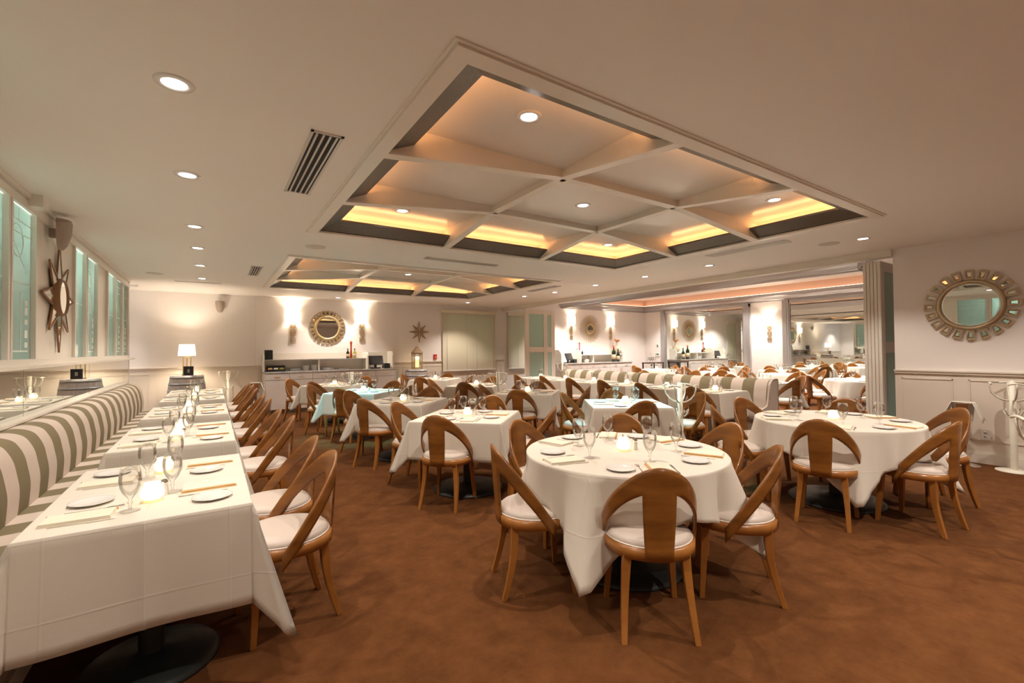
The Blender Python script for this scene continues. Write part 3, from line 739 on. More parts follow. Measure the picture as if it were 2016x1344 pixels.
# two-tops along the right banquette -------------------------------
RO=['nearest','second','third','fourth','fifth','farthest']
for i in range(6):
    y=4.22+.915*i; x=6.66; desc='%s small table by right banquette'%RO[i]
    table(x,y,0,'sq',desc,R=.385,ty=.30,base=.27); cloth(cloth_rect(.385,.30,(.41,)*4,seed=40+i),x,y,0,desc)
    setting(x,y,PI,.385,'chair side, %s'%desc); setting(x,y,0,.385,'banquette side, %s'%desc)
    centre(x,y,'on the '+desc,-.9)
    chair(6.26-.05*(i%2),y-.02+.03*(i%3),random.uniform(-.12,.12),'curved-back wooden chair at the %s'%desc,'curved-back chairs along the right banquette')
# adjoining room ---------------------------------------------------------
AR=[(8.98,4.75,20,'sq','nearest adjoining-room table',(225,135,45,-45)),
    (10.95,3.70,0,'round','large round adjoining-room table',(-150,-95,-30,30,90,150)),
    (11.75,9.45,0,'sq','farthest adjoining-room table',(180,90,0,-90)),
    (11.65,7.45,45,'sq','fourth adjoining-room table',(180,90,0,-90)),
    (11.95,5.72,45,'sq','third adjoining-room table',(180,90,0,-90)),
    (13.55,8.55,45,'sq','far-wall adjoining-room table',(180,90,0,-90)),
    (13.65,6.6,45,'sq','sconce-wall adjoining-room table',(180,90,0,-90)),
    (9.45,7.1,0,'sq','adjoining-room table behind right banquette',(180,90,0,-90))]
CN={225:'near-left side',135:'far-left side',45:'far-right side',-45:'near-right side',180:'left side',90:'far side',0:'right side',-90:'near side',-150:'left side',-95:'near side',-30:'near-right side',30:'far-right side',150:'far-left side'}
for i,(x,y,dr,kd,desc,angs) in enumerate(AR):
    if kd=='round':
        table(x,y,0,'round',desc,R=.66,base=.38); cloth(cloth_round(.66,.9,.6,seed=60+i),x,y,0,desc); tt=.66
    else:
        rz=math.radians(dr)+(PI/4 if i==0 else 0); table(x,y,rz,'sq',desc,R=.44); cloth(cloth_rect(.44,.44,(.36,)*4,seed=60+i),x,y,rz,desc); tt=.44
    for a in angs:
        th=math.radians(a+dr); d=tt+.24
        chair(x+d*math.cos(th),y+d*math.sin(th),th+PI+random.uniform(-.1,.1),'curved-back wooden chair, %s of %s'%(CN[a],desc),'curved-back chairs in the adjoining room')
        setting(x,y,th,tt,'%s of %s'%(CN[a],desc))
    centre(x,y,'on the '+desc,.5)

# ---------------------------------------------------------------- banquettes
def rounded(pts,r=.03,n=4):
    out=[]; N=len(pts)
    for i,p in enumerate(pts):
        a=Vector(pts[i-1]);b=Vector(p);c=Vector(pts[(i+1)%N]); u=(a-b);v=(c-b); k=min(r,u.length*.45,v.length*.45)
        p0=b+u.normalized()*k; p1=b+v.normalized()*k
        for j in range(n+1):
            t=j/n; q=p0*(1-t)**2+b*2*t*(1-t)+p1*t*t; out.append((q.x,q.y))
    return out
def banquette(x0,sg,y0,y1,label,hb,wallside):
    """x0 = plane behind the back; sg=+1 when the seat looks to +x"""
    t=thing('banquette',label,'banquette',(0,0,0))
    X=lambda l:[(x0+sg*u,v) for u,v in l]
    MB().prism(X([(.02,0),(.58,0),(.58,.10),(.56,.10),(.56,.30),(.02,.30)]),y0+.01,y1-.01).build('base',M['wain'],t)
    MB().prism(rounded(X([(.17,.29),(.62,.29),(.63,.37),(.62,.455),(.50,.47),(.17,.455)]),.035),y0,y1,smooth=True).build('seat',M['stripe'],t)
    MB().prism(rounded(X([(.03,.30),(.25,.30),(.285,.46),(.295,.62),(.265,.80),(.215,.895),(.13,.925),(.03,.915)]),.05),y0,y1,smooth=True).build('backrest',M['stripe'],t)
    return t
banquette(XL+.0,1,-.8,10.02,'long olive and cream striped banquette under the frosted windows',.92,True)
trim(MB().box(XL,XL+.06,Y0,10.05,.0,.925).box(XL,XL+.075,Y0,10.05,.925,.945),M['cream'])
for a,b,l in ((3.78,6.42,'olive and cream striped banquette section nearest the round table, right side'),(6.44,8.95,'olive and cream striped banquette section farthest along right side')):
    t=banquette(7.66,-1,a,b,l,.9,False)
    MB().box(7.60,7.655,a,b,.02,.915).build('back_panel',mat('pale_back_panel',(.72,.70,.58),.5),t)
    if a<4:
        MB().prism(rounded([(7.66,.02),(7.09,.02),(7.07,.44),(7.32,.50),(7.36,.62),(7.40,.85),(7.47,.915),(7.60,.93),(7.66,.915)],.03),a-.03,a-.002).build('end_panel',M['seat'],t)
        MB().tube([(7.38,a-.032,.60),(7.41,a-.032,.85),(7.48,a-.032,.91),(7.60,a-.032,.925),(7.65,a-.032,.91),(7.655,a-.032,.05)],.008,6).build('piping',M['pipe'],t)

# ---------------------------------------------------------------- wall mirrors and decor
# wall things are modelled facing -y (back wall) and turned with rz
RBACK,RLEFT,RRIGHT=0,PI/2,-PI/2      # facing -y / +x / -x
def ellring(mb,r0,r1,y0,y1,n=48,T=None):
    prof=[(r0,y0),(r0,y1*.6),((r0+r1)/2,y1),(r1,y1*.6),(r1,y0)]
    vs=[];fs=[]
    for r,y in prof:
        for i in range(n):
            a=2*PI*i/n; vs.append((r*math.cos(a),y,r*math.sin(a)))
    for k in range(len(prof)-1):
        for i in range(n): j=(i+1)%n; fs.append((k*n+i,k*n+j,(k+1)*n+j,(k+1)*n+i))
    return mb.add(vs,fs,True,T)
def disc(mb,r,y,n=48):
    vs=[(r*math.cos(2*PI*i/n),y,r*math.sin(2*PI*i/n)) for i in range(n)]; vs+=[(v[0],y+.008,v[2]) for v in vs]
    return mb.add(vs,[tuple(range(n)),tuple(range(n,2*n))[::-1]]+[(i,(i+1)%n,(i+1)%n+n,i+n) for i in range(n)])
def round_mirror(loc,rz,label,n=22,fm='champ'):
    t=thing('round_mirror',label,'mirror',loc,rz)
    f=MB(); ellring(f,.262,.315,0,-.045); f.build('rim',M[fm],t); disc(MB(),.265,-.02)
    d=MB(); disc(d,.264,-.022); d.build('mirror_glass',M['mirror'],t)
    b=MB(); ellring(b,.245,.264,-.02,-.027); b.build('bevel',M['mirror'],t)
    for k in range(n):
        a=2*PI*k/n; T=Matrix.Rotation(-a,4,'Y')
        w0,w1=.033,.043; r0,r1=.322,.43
        fr=MB(); 
        fr.prism([(-w0,r0),(w0,r0),(w1,r1),(-w1,r1)],-.012,0,'y',T=T)
        for p,q in (((-w0,r0),(w0,r0)),((w0,r0),(w1,r1)),((w1,r1),(-w1,r1)),((-w1,r1),(-w0,r0))):
            fr.bar((p[0]*.9,-.016,p[1]),(q[0]*.9,-.016,q[1]),.012,.014,T=T)
        o=fr.build('mirror_tile',M[fm],t)
        g=MB(); a0,a1=w0-.014,w1-.016; c0,c1=r0+.016,r1-.02
        vs=[(-a0,-.014,c0),(a0,-.014,c0),(a1,-.014,c1),(-a1,-.014,c1),(-a0+.008,-.021,c0+.012),(a0-.008,-.021,c0+.012),(a1-.008,-.021,c1-.012),(-a1+.008,-.021,c1-.012)]
        g.add(vs,[(0,1,5,4),(1,2,6,5),(2,3,7,6),(3,0,4,7),(4,5,6,7)],T=T); g.build('bevelled_glass',M['mirror'],o)
round_mirror((2.466,YB-.045,2.04),RBACK,'round mirror ringed by small mirror tiles, above the sideboard',24,'gold')
round_mirror((XR-.005,1.528,1.938),RRIGHT,'round mirror ringed by small mirror tiles, on the near right wall',20)
def sconce(loc,rz,label):
    t=thing('wall_sconce',label,'wall lamp',loc,rz,'fretwork wall sconces')
    s=MB(); w,h,d=.13,.27,.10    # open-ended half box shade
    for b in ((-w,w,-d,-d+.004),(-w,-w+.004,-d,-.01),(w-.004,w,-d,-.01)): s.box(*b,0,h)
    s.build('lamp_shade',M['shade'],t)
    MB().box(-.05,.05,-.01,0,.05,.2).bar((0,-.01,.1),(0,-.05,.1),.012,.012).build('bracket',M['brass'],t)
    f=MB(); q=.055; th=.014
    def ring(cz,a,hh):
        for p0,p1 in (((-a,cz-hh),(a,cz-hh)),((a,cz-hh),(a,cz+hh)),((a,cz+hh),(-a,cz+hh)),((-a,cz+hh),(-a,cz-hh))):
            f.bar((p0[0],-.02,p0[1]),(p1[0],-.02,p1[1]),th,.014,up=Vector((0,1,0)))
    for k in range(3):
        cz=-.11-.19*k; ring(cz,q,.062); ring(cz,.026,.026)
        f.bar((-q,-.02,cz),(-.026,-.02,cz),th*.8,.012); f.bar((.026,-.02,cz),(q,-.02,cz),th*.8,.012)
        if k: 
            for sx in (-.018,.018): f.bar((sx,-.02,cz+.062),(sx,-.02,cz+.128),th*.8,.012)
    for sx in (-.018,.018): f.bar((sx,-.02,-.05),(sx,-.02,.04),th*.8,.012)
    f.build('fretwork',M['gold'],t)
    l=bpy.data.lights.new('sconce_bulb','POINT'); l.energy=11; l.color=(1,.86,.70); l.shadow_soft_size=.03
    o=bpy.data.objects.new('sconce_bulb',l); COL.objects.link(o); o.parent=t; o.location=(0,-.06,h/2); return t
sconce((1.657,YB-.045,2.20),RBACK,'gilt fretwork sconce left of the round mirror over sideboard')
sconce((3.329,YB-.045,2.23),RBACK,'gilt fretwork sconce right of the round mirror over sideboard')
sconce((10.72,YB,2.33),RBACK,'gilt fretwork sconce left of the sunburst mirror')
sconce((12.70,YB,2.33),RBACK,'gilt fretwork sconce right of the sunburst mirror')
sconce((X2,7.40,2.16),RRIGHT,'lone gilt fretwork sconce between the two silver framed mirrors')
t=thing('sunburst_mirror','gold sunburst mirror with thin rays between two sconces','mirror',(11.65,YB,2.165),0)
f=MB(); ellring(f,.13,.20,0,-.035); f.build('rim',M['gold'],t); d=MB(); disc(d,.135,-.02); d.build('mirror_glass',M['mirror'],t)
f=MB(); 
for k in range(54):
    a=2*PI*k/54; r=.52 if k%2 else .47; f.bar((.17*math.cos(a),-.015,.17*math.sin(a)),(r*math.cos(a),-.012,r*math.sin(a)),.013,.008)
f.build('rays',M['gold'],t)
def star(loc,rz,Rv,Rd,ri,label,edge,er,disk=0,depth=.06,facet='mirror'):
    t=thing('star_wall_ornament',label,'wall ornament',loc,rz)
    g=MB();e=MB()
    P=[];n=8
    for k in range(16):
        a=PI/2+2*PI*k/16
        r=(Rv if k%4==0 else Rd) if k%2==0 else ri
        P.append((r*math.cos(a),-.012,r*math.sin(a)))
    c=(0,-depth,0); q0=(disk*.9 if disk else 0)
    for k in range(16):
        g.add([c,P[k],P[(k+1)%16]],[(0,1,2)]); e.bar(P[k],P[(k+1)%16],er,er)
        if k%2: e.bar(P[k],c,er*.7,er*.7)
    g.build('glass_facets',M[facet],t); e.build('frame',edge,t)
    if disk:
        r_=MB(); ellring(r_,disk*.88,disk*1.12,-.0,-depth-.02); r_.build('centre_ring',edge,t)
        d=MB(); disc(d,disk*.9,-depth-.008); d.build('centre_mirror',M['mirror'],t)
star((4.968,YB,1.965),RBACK,.30,.27,.10,'small eight-pointed brass and mirror star above the candle lantern',mat('antique_brass_edge',(.30,.18,.08),.35,.7),.012,depth=.07,facet='champ')
star((XL+.0,6.20,2.0),RLEFT,.54,.46,.22,'large walnut framed mirrored star between the frosted windows',M['starw'],.014,disk=.17,depth=.035)
def speaker(loc,rz,label,s=1):
    t=thing('wall_speaker',label,'speaker',loc,rz)
    b=MB(); vs=[];n=10; prof=[(.13,.085),(.10,.095),(0,.088),(-.09,.062),(-.13,.035)]
    for z,w in prof:
        for i in range(n+1):
            a=PI*i/n; vs.append((w*math.cos(a)*s,-.06-.085*math.sin(a)*(w/.09)*s,z*s))
    fs=[(k*(n+1)+i,k*(n+1)+i+1,(k+1)*(n+1)+i+1,(k+1)*(n+1)+i) for k in range(4) for i in range(n)]
    fs+=[tuple(range(n+1)),tuple(range(4*(n+1),5*(n+1)))[::-1],tuple([k*(n+1) for k in range(5)]+[k*(n+1)+n for k in range(4,-1,-1)])]
    b.add(vs,fs,False); b.build('cabinet',M['spk'],t,bevel=.004)
    MB().box(-.03,.03,-.06,0,-.03,.05).build('bracket',M['spk'],t)
speaker((XL,5.93,2.575),RLEFT,'taupe wall speaker above the walnut star',1.1)
speaker((.143,YB,2.48),RBACK,'taupe wall speaker on back wall above the table lamp',1.0)
t=thing('fire_alarm','small red fire alarm pull left of the blind','alarm',(5.46,YB,1.24)); MB().box(-.045,.045,-.045,0,-.075,.075).build('case',M['red'],t,bevel=.005)
MB().bar((-.025,-.05,.0),(.025,-.05,.0),.012,.012).bar((0,-.05,0),(0,-.05,-.04),.012,.012).build('pull_bar',M['porc'],t)
# blinds ---------------------------------------------------------
def blind(x0,x1,z0,z1,label,n,wn):
    o=sroot('window_%d'%wn,((x0+x1)/2,YB,0)); h=(x1-x0)/2
    MB().box(-h+.05,h-.05,-.006,-.001,z0+.3,z1-.05).build('pane',M['outer'],o)
    f=MB()
    for a,b,c0,c1 in ((-h+.02,-h+.06,z0+.24,z1),(h-.06,h-.02,z0+.24,z1),(-h+.02,h-.02,z0+.24,z0+.3)): f.box(a,b,-.022,0,c0,c1)
    f.build('window_frame',M['cream'],o)
    t=thing('window_blind',label,'blind',((x0+x1)/2,YB-.06,0))
    MB().box(-h-.02,h+.02,-.04,.055,z1-.02,z1+.08).build('valance',M['bluel'],t,bevel=.004)
    m=MB(); sag=.0
    for k in range(n):
        z=z0+.05+(z1-z0-.1)*k/(n-1); a=math.radians(56); dy=.0235*math.cos(a); dz=.0235*math.sin(a)
        m.add([(-h,-dy,z-dz),(h,-dy,z-dz),(h,dy,z+dz),(-h,dy,z+dz)],[(0,1,2,3)])
        m.add([(-h,-dy,z-dz+.003),(h,-dy,z-dz+.003),(h,dy,z+dz+.003),(-h,dy,z+dz+.003)],[(0,1,2,3)])
    m.build('slats',M['bluel'],t)
    l=MB()
    for u in ((-.85,-.13,.25,.9) if h>.5 else (-.8,.0,.8)): l.tube([(u*h,-.03,z0+.02),(u*h,-.03,z1)],.004,5)
    l.build('ladder_cords',M['porc'],t)
    MB().box(-h,h,-.025,.025,z0,z0+.03).build('bottom_rail',M['porc'],t)
blind(5.68,7.50,.80,2.56,'wide closed slat blind on back window beside the star',44,21)
blind(8.0-.0,8.75,.80,2.56,'narrow slat blind partly hidden by the folding doors',44,22)

# barrels, lamp, lantern ------------------------------------------
def barrel(x,y,h,label):
    t=thing('wine_barrel',label,'barrel',(x,y,0))
    R=lambda z:.285+.055*math.sin(PI*z/h)
    MB().lathe([(0,0)]+[(R(h*i/12),h*i/12) for i in range(13)]+[(R(h)-.025,h),(R(h)-.025,h-.03),(0,h-.03)],36,cap=False).build('staves',M['oakb'],t)
    MB().lathe([(0,h-.028),(R(h)-.03,h-.028),(R(h)-.03,h+.0),(0,h+.0)],30,cap=False).build('top_board',M['oakb'],t)
    for z in (.04,.16,.3,h-.34,h-.2,h-.065):
        MB().lathe([(R(z)+.004,z),(R(z+.045)+.004,z+.045)],36,cap=False).build('hoop',M['hoop'],t,thick=.003)
barrel(-.447,11.78,.965,'weathered grey wine barrel under the lit table lamp'); barrel(4.69,11.85,.925,'weathered grey wine barrel under the candle lantern')
t=thing('table_lamp','lit table lamp with three brass rods on wine barrel','lamp',(-.447,11.72,.966))
MB().box(-.085,.085,-.06,.06,0,.012).build('base',M['black'],t)
m=MB(); [m.lathe([(.009,.01),(.009,.42)],10,T=TL(x,0,0)) for x in (-.065,0,.065)]; m.build('rods',M['brass'],t)
MB().lathe([(.155,.41),(.135,.645)],32,cap=False).build('lamp_shade',M['shade'],t,thick=.003)
l=bpy.data.lights.new('lamp_bulb','POINT'); l.energy=26; l.color=(1,.84,.64); l.shadow_soft_size=.035
o=bpy.data.objects.new('lamp_bulb',l); COL.objects.link(o); o.parent=t; o.location=(0,0,.52)
t=thing('menu_holder','black menu holder box standing before the table lamp','menu holder',(-.415,11.60,.966)); MB().box(-.085,.085,-.02,.02,0,.19).build('case',M['black'],t,bevel=.003)
MB().box(-.02,.02,-.0225,-.0205,.06,.13).build('card',mat('grey_card',(.35,.33,.3),.6),t)
t=thing('candle_lantern','tall wooden lantern with lit pillar candle on barrel','lantern',(4.69,11.82,.926))
m=MB(); w=.105; hh=.44
for sx in (-1,1):
    for sy in (-1,1): m.box(sx*w-.011,sx*w+.011,sy*w-.011,sy*w+.011,.02,hh)
m.box(-w-.02,w+.02,-w-.02,w+.02,0,.025)
for s in (-1,1): m.box(-w,w,s*w-.01,s*w+.01,hh-.03,hh); m.box(s*w-.01,s*w+.01,-w,w,hh-.03,hh); m.box(-w,w,s*w-.01,s*w+.01,.025,.05); m.box(s*w-.01,s*w+.01,-w,w,.025,.05)
m.build('frame',M['lant'],t)
r=MB(); r.add([(-w-.03,-w-.03,hh),(w+.03,-w-.03,hh),(w+.03,w+.03,hh),(-w-.03,w+.03,hh),(-.04,-.04,hh+.14),(.04,-.04,hh+.14),(.04,.04,hh+.14),(-.04,.04,hh+.14)],[(0,1,5,4),(1,2,6,5),(2,3,7,6),(3,0,4,7),(4,5,6,7),(3,2,1,0)])
r.box(-.03,.03,-.03,.03,hh+.14,hh+.17); r.tube([(.03*math.cos(k*PI/8),0,hh+.20+.03*math.sin(k*PI/8)) for k in range(16)],.005,6,closed=True); r.build('roof',M['lant'],t)
g=MB(); 
for s in (-1,1): g.box(-w+.01,w-.01,s*w-.002,s*w+.002,.05,hh-.03); g.box(s*w-.002,s*w+.002,-w+.01,w-.01,.05,hh-.03)
g.build('glass_panes',M['clear'],t)
cdl=MB().lathe([(0,.025),(.055,.025),(.055,.33),(.05,.335)],24).build('pillar_candle',M['wax'],t); MB().lathe([(.056,.27),(.056,.335),(0,.34)],24,cap=False).build('candle_glow',M['waxt'],cdl)

# sideboards ----------------------------------------------------------
def handle(mb,p,q):
    p=Vector(p);q=Vector(q); mb.bar(p+Vector((0,-.022,0)),q+Vector((0,-.022,0)),.009,.009)
    mb.bar(p,p+Vector((0,-.025,0)),.008,.008); mb.bar(q,q+Vector((0,-.025,0)),.008,.008)
def cabinet(x0,n,yf,w,wh,top,group):
    names={3:['left','middle','right'],1:['only'],4:['far-left','centre-left','centre-right','far-right']}[n]
    for i in range(n):
        t=thing('cabinet_unit','%s white cabinet unit of the %s'%(names[i],wh),'cabinet',(x0+w*i,yf,0),0,group)
        MB().box(.002,w-.002,.0,YB-.05-yf,.1,top-.04).box(.002,w-.002,.06,.12,0,.1).build('body',M['cabg'],t)  # dark body puts painted shade in the gaps and toe-kick
        if i==0: MB().box(-.018,.0,-.018,YB-.05-yf,0,top-.04).build('end_panel',M['cab'],t)
        for k in range(2):
            a,b=w/2*k+.004,w/2*(k+1)-.004
            dr=MB().box(a,b,-.018,-.001,top-.185,top-.05).build('drawer',M['cab'],t,bevel=.002)
            hm=MB(); handle(hm,((a+b)/2-.055,-.018,top-.118),((a+b)/2+.055,-.018,top-.118)); hm.build('handle',M['brass'],dr)
            do=MB().box(a,b,-.018,-.001,.1,top-.195).build('door',M['cab'],t,bevel=.002)
            hx=b-.035 if k==0 else a+.035
            hm=MB(); handle(hm,(hx,-.018,top-.35),(hx,-.018,top-.23)); hm.build('handle',M['brass'],do)
cabinet(1.005,3,11.75,1.01,'long sideboard on back wall',.97,'white cabinet units of the long sideboard')
t=thing('granite_worktop','speckled granite worktop on the long white sideboard','worktop',(0,0,0)); MB().box(.985,4.06,11.72,YB-.042,.932,.968).build('slab',M['granite'],t,bevel=.004)
def hutch(x0,xm,xd,x1,zt,label,z0):
    t=thing('sideboard_hutch',label,'shelf unit'); y0,y1=12.02,YB-.042
    m=MB()
    prof=lambda: rounded([(11.98,z0),(11.98,z0+.30),(12.06,zt),(y1,zt),(y1,z0)],.03)
    m.prism(rounded([(12.0,z0),(12.0,z0+.34),(12.10,zt),(y1,zt),(y1,z0)],.03),x0,x0+.03,'x'); m.prism(rounded([(11.86,z0),(11.86,z0+.36),(11.95,zt),(y1,zt),(y1,z0)],.03),xd-.03,xd,'x')
    m.prism(rounded([(11.86,z0),(11.86,z0+.36),(11.95,zt+.02),(y1,zt+.02),(y1,z0)],.03),x1-.03,x1,'x')
    m.box(x0+.03,xd-.03,y1-.02,y1,z0,zt-.0); m.box(xd,x1-.03,y1-.02,y1,z0,zt); m.box(xm-.015,xm+.015,12.04,y1,z0,z0+.265)
    m.build('carcass',M['cream'],t)
    MB().box(x0+.03,xd-.03,12.0,y1-.02,z0+.265,z0+.285).build('granite_shelf',M['granite'],t)
hutch(.985,2.21,3.385,4.04,1.40,'white hutch shelves with granite ledge on the long sideboard',.968)
cabinet(9.75,3,11.72,1.13,'adjoining-room sideboard',.94,'white cabinet units of the adjoining sideboard')
t=thing('granite_worktop','speckled granite worktop on the adjoining-room sideboard','worktop'); MB().box(9.72,13.17,11.68,YB-.002,.905,.94).build('slab',M['granite'],t,bevel=.004)
t=thing('sideboard_hutch','white hutch shelves under the sunburst mirror','shelf unit'); m=MB(); y1=YB-.002
for xx in (9.78,10.66): m.prism(rounded([(11.78,.94),(11.78,1.28),(11.9,1.40),(y1,1.40),(y1,.94)],.04),xx,xx+.035,'x')
m.prism(rounded([(12.0,.94),(12.0,1.3),(12.1,1.40),(y1,1.40),(y1,.94)],.04),12.98,13.015,'x')
m.box(10.69,12.98,y1-.02,y1,.94,1.38); m.box(9.81,10.66,y1-.02,y1,.94,1.38); m.box(10.69,12.98,12.02,y1-.02,1.2,1.225); m.box(11.5,11.53,12.04,y1-.02,.94,1.2)
m.build('carcass',M['cream'],t)
def pos(x,y,z,rz,label):
    t=thing('till_terminal',label,'till',(x,y,z),rz)
    MB().box(-.12,.12,-.06,.12,0,.03).box(-.03,.03,.0,.05,.03,.14).build('stand',M['black'],t)
    T=TL(0,-.02,.22)@Matrix.Rotation(math.radians(-22),4,'X')
    s=MB().box(-.19,.19,-.012,.02,-.125,.125,T=T).build('screen_case',M['black'],t,bevel=.004); MB().box(-.165,.165,-.0145,-.0125,-.10,.105,T=T).build('screen',M['scr'],s)
    MB().prism([(-.1,0),(.1,0),(.1,.07),(-.1,.13)],.2,.36,'x').build('receipt_printer',M['black'],t)
    MB().box(.22,.34,-.02,.08,.11,.135).build('card_reader',M['scr'],t)
pos(3.60,11.98,.968,0,'black till terminal at right end of long sideboard'); pos(10.25,11.95,.94,.25,'black till terminal at left end of adjoining sideboard')
def mill(x,y,z,label):
    t=thing('pepper_mill',label,'pepper mill',(x,y,z)); MB().lathe([(0,0),(.036,0),(.038,.02),(.030,.10),(.022,.20),(.019,.30),(.026,.35),(.018,.36)],18,cap=False).build('body',M['rwood'],t)
    MB().lathe([(.018,.36),(.032,.385),(.034,.41),(.02,.435),(.006,.44),(.009,.455),(0,.462)],18,cap=False).build('turning_head',M['rwood'],t)
def bot(x,y,z,h,label,glass='bottle',foil='black',lab=True,r=.038):
    t=thing('bottle',label,'bottle',(x,y,z)); k=h/.3; q=r
    MB().lathe([(0,0),(q,.0),(q,.0+.58*h),(q*.8,.66*h),(q*.36,.74*h),(q*.34,.97*h),(q*.4,.98*h),(q*.4,h),(0,h)],20,cap=False).build('glass_body',M[glass],t)
    MB().lathe([(q*.40,.84*h),(q*.42,1.002*h),(0,1.003*h)],16,cap=False).build('cap_foil',M[foil],t)
    if lab: MB().lathe([(q+.0012,.16*h),(q+.0012,.44*h)],20,cap=False).build('label',M['label'],t,thick=-.0006)
mill(3.01,12.14,1.253,'tall red-brown pepper mill on long sideboard hutch'); mill(10.93,12.14,1.225,'tall red-brown pepper mill left of the sunburst mirror')
bot(2.925,12.13,1.253,.25,'dark vinegar bottle left of the pepper mill, long sideboard'); bot(3.10,12.13,1.253,.25,'green olive oil bottle right of the pepper mill','olive')
bot(10.83,12.15,1.225,.22,'dark bottle left of pepper mill in adjoining room'); bot(11.04,12.12,1.225,.14,'small dark bottle right of adjoining pepper mill',lab=False)
bot(12.40,11.90,.94,.60,'huge red-topped wine bottle on adjoining sideboard','bottle','redf',True,.075); bot(12.66,11.93,.94,.48,'large dark wine bottle with round label beside the red-topped one','bottle','black',True,.062)
t=thing('woven_vase','round woven vase with dried orange flowers behind bottles','vase',(12.84,12.15,1.225))
MB().lathe([(0,0),(.08,0),(.14,.08),(.155,.15),(.13,.24),(.06,.31),(.04,.38),(.05,.43),(.04,.43)],26,cap=False).build('body',M['vase'],t)
fl=MB()
for k in range(14):
    a=k*2.4; e=.4+.08*(k%5); q=Vector((.13*math.cos(a)*math.cos(e),.13*math.sin(a)*math.cos(e),.43+.05+.13*math.sin(e)*1.1))
    fl.add([(0,0,.42),q+Vector((-.025*math.sin(a),.025*math.cos(a),-.04)),q,q+Vector((.025*math.sin(a),-.025*math.cos(a),-.04))],[(0,1,2,3)])
fl.build('dried_flowers',M['flower'],t,thick=.003)
t=thing('menu_stack','upright stack of black menus at left of hutch','menus',(1.10,12.13,1.254)); m=MB()
for k in range(9): m.box(-.075+k*.019,-.060+k*.019,-.07,.06,0,.23-.004*(k%3))
m.build('covers',M['black'],t)
t=thing('sugar_caddy','black tray of sugar packets on the long sideboard','caddy',(1.26,12.08,.969)); MB().box(-.2,.2,-.07,.07,0,.05).build('tray',M['black'],t)
MB().box(-.2,.2,.05,.07,.05,.14).build('back_rail',M['black'],t)
for k in range(3): MB().box(-.17+k*.12,-.08+k*.12,-.05,.045,.05,.088).build('packets',[M['napk2'],M['porc'],M['redf']][k] if k<2 else M['olive'],t)
def plates(x,y,z,r,n,wh):
    for k in range(n):
        o=MB().lathe([(0,.0),(r*.6,.0),(r,.010),(r,.0125),(r*.6,.004),(0,.004)],28,cap=False).build('dinner_plate',M['porc']); o.location=(x,y,z+.0128*k)
        tag(o,'white plate stacked on the long sideboard, %s'%wh,'plate','plates stacked on sideboard, %s'%wh)
plates(1.67,12.14,.969,.15,5,'wide pile beside the sugar caddy'); plates(1.93,12.14,.969,.09,10,'left tall pile'); plates(2.115,12.14,.969,.09,11,'right tall pile')
plates(2.42,12.14,.969,.16,5,'pile right of the divider'); plates(2.80,12.14,.969,.15,3,'low pile farthest right')
for k in range(5):
    o=MB().lathe([(0,.0),(.10,.0),(.13,.02),(.13,.023),(.10,.006),(0,.006)],28,cap=False).build('dinner_plate',M['porc']); o.location=(11.25,12.17,.941+.023*k); tag(o,'white plate stacked on adjoining sideboard under hutch','plate','plates stacked on adjoining sideboard')
# serving cart and thermostat in adjoining room
t=thing('glass_cart','dark wood cart with empty glasses by right corner','cart',(13.85,11.3,0)); m=MB()
for sx in (-.32,.32):
    for sy in (-.2,.2): m.box(sx-.02,sx+.02,sy-.02,sy+.02,0,.85)
m.box(-.35,.35,-.23,.23,.85,.89).box(-.33,.33,-.21,.21,.3,.32); m.build('frame',M['espresso'],t)
for i in range(3):
    for j in range(2): GL.put((13.65+.12*i,11.25+.12*j,.89),0,'empty water glass on the dark wood cart','glasses on the dark cart')
t=thing('thermostat','small white round thermostat left of silver mirror frame','thermostat',(X2,11.70,1.53),RRIGHT); MB().box(-.05,.05,-.02,0,-.05,.05).build('case',M['wlamp'],t,bevel=.006); d=MB(); disc(d,.03,-.028,24); d.build('dial',M['scr'],t)
t=thing('keypad','alarm keypad with green display below the thermostat','keypad',(X2,11.72,1.16),RRIGHT); MB().box(-.10,.10,-.02,0,-.07,.07).build('case',M['wlamp'],t,bevel=.006); MB().box(-.07,.07,-.023,-.02,.0,.05).build('screen',M['scr'],t); MB().box(-.05,-.02,-.0245,-.0225,.015,.035).build('green_display',M['lcd'],t)
t=thing('light_switch','white light switch left of the alarm keypad','switch',(X2,12.05,1.22),RRIGHT); MB().box(-.04,.04,-.008,0,-.06,.06).build('plate',M['wlamp'],t); MB().box(-.012,.012,-.014,-.008,-.02,.02).build('rocker',M['porc'],t)
def outlet(loc,rz,label):
    t=thing('wall_outlet',label,'outlet',loc,rz); MB().box(-.04,.04,-.006,0,-.062,.062).build('plate',M['wlamp'],t,bevel=.002)
    for z in (-.024,.024):
        f=MB(); f.lathe([(0,0),(.017,0),(.017,.003),(0,.003)],16,cap=False,T=TL(0,-.006,z)@Matrix.Rotation(PI/2,4,'X')); s=f.build('socket',M['porc'],t)
        MB().box(-.008,-.005,-.0105,-.0092,z-.004,z+.007).box(.005,.008,-.0105,-.0092,z-.004,z+.007).build('slots',M['black'],s)
outlet((XR-.01,1.424,.355),RRIGHT,'white wall outlet on right wainscot behind the wine bucket')

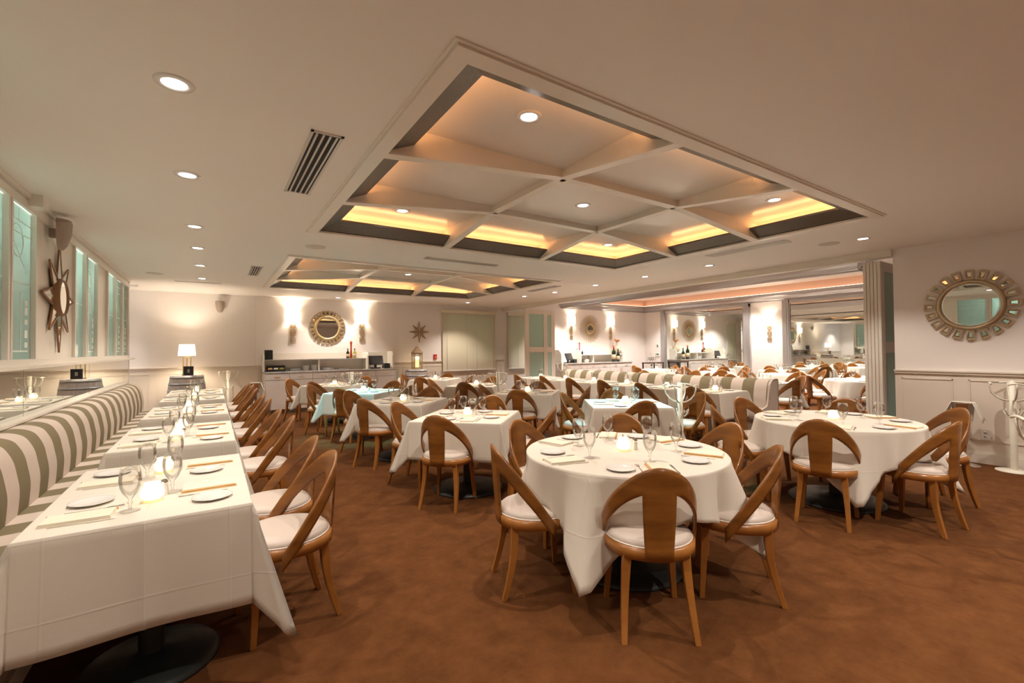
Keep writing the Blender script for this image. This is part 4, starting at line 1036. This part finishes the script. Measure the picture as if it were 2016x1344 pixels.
# coat racks, wine buckets -------------------------------------------
def coat_rack(rz=0):
    t=thing('coat_rack','x','coat rack')
    MB().lathe([(0,0),(.155,0),(.155,.012),(.04,.022),(0,.022)],32,cap=False).build('base',M['white'],t)
    MB().lathe([(.031,.02),(.031,1.03),(0,1.035)],18,cap=False).build('post',M['white'],t)
    for k in range(4):
        a=k*PI/2; c,s=math.cos(a),math.sin(a)
        P=[(r*c,r*s,z) for r,z in [(.02,.80),(.07,.808),(.125,.84),(.168,.895),(.182,.955),(.180,1.0)]]
        m=MB().tube(P,[.0095]*5+[.010],8)
        m.tube([(.180*c-q*s,.180*s+q*c,1.005-2.4*q*q) for q in (-.07,-.05,-.025,0,.025,.05,.07)],.0095,8)
        m.build('hook',M['white'],t)
        a+=PI/4; c,s=math.cos(a),math.sin(a)
        MB().tube([(r*c,r*s,z) for r,z in [(.02,.625),(.05,.63),(.08,.655),(.093,.69),(.10,.715)]],.007,8).build('small_hook',M['white'],t)
    return t
RK=Kind(coat_rack())
for x,y,rz,l in ((4.62,3.38,.3,'between the front and right square tables, catching cool light'),(2.27,9.1,.1,'between the square tables before the long sideboard'),(.30,12.0,.2,'against back wall right of the table lamp'),(4.36,7.06,.5,'before the third right-line square table'),(8.45,10.15,.2,'behind the striped banquette by adjoining sideboard'),(7.60,1.16,.35,'against the near right wall'),(4.20,.455,.55,'cut off by the right picture edge, nearest')):
    RK.put((x,y,0),rz,'cream enamel coat rack %s'%l,'cream enamel coat racks')
def bucket():
    t=thing('wine_bucket_stand','x','wine bucket')
    MB().lathe([(0,0),(.14,0),(.14,.008),(.05,.03),(.018,.05),(.016,.50),(.05,.53),(.07,.545)],28,cap=False).build('stand',M['chrome'],t)
    MB().lathe([(0,.535),(.085,.535),(.09,.56),(.105,.74),(.112,.745),(.108,.75),(.098,.74),(.085,.565),(0,.56)],32,cap=False).build('bucket',M['chrome'],t)
    m=MB()
    def fn(u,v):
        x=(u-.5)*.54; ax=abs(x); z=.757 if ax<.112 else .757-(ax-.112)*1.15; y=(v-.5)*.15*(1+.5*max(ax-.112,0)*4)
        xx=x if ax<.112 else math.copysign(.112+(ax-.112)*.45,x); z-=.10*abs(v-.5)*2*(1 if ax>.112 else 0)*.5
        return (xx,y,z)
    m.grid(fn,18,6); m.build('napkin',M['cloth'],t,thick=.002)
    return t
BK=Kind(bucket())
for x,y,rz,l in ((7.56,1.56,PI/2,'against near right wall behind the round table'),(.80,11.6,0,'by the left end of long sideboard'),(3.98,10.95,.3,'between the sideboard and last square tables')):
    BK.put((x,y,0),rz,'chrome wine bucket on stand with draped napkin, %s'%l,'chrome wine bucket stands')
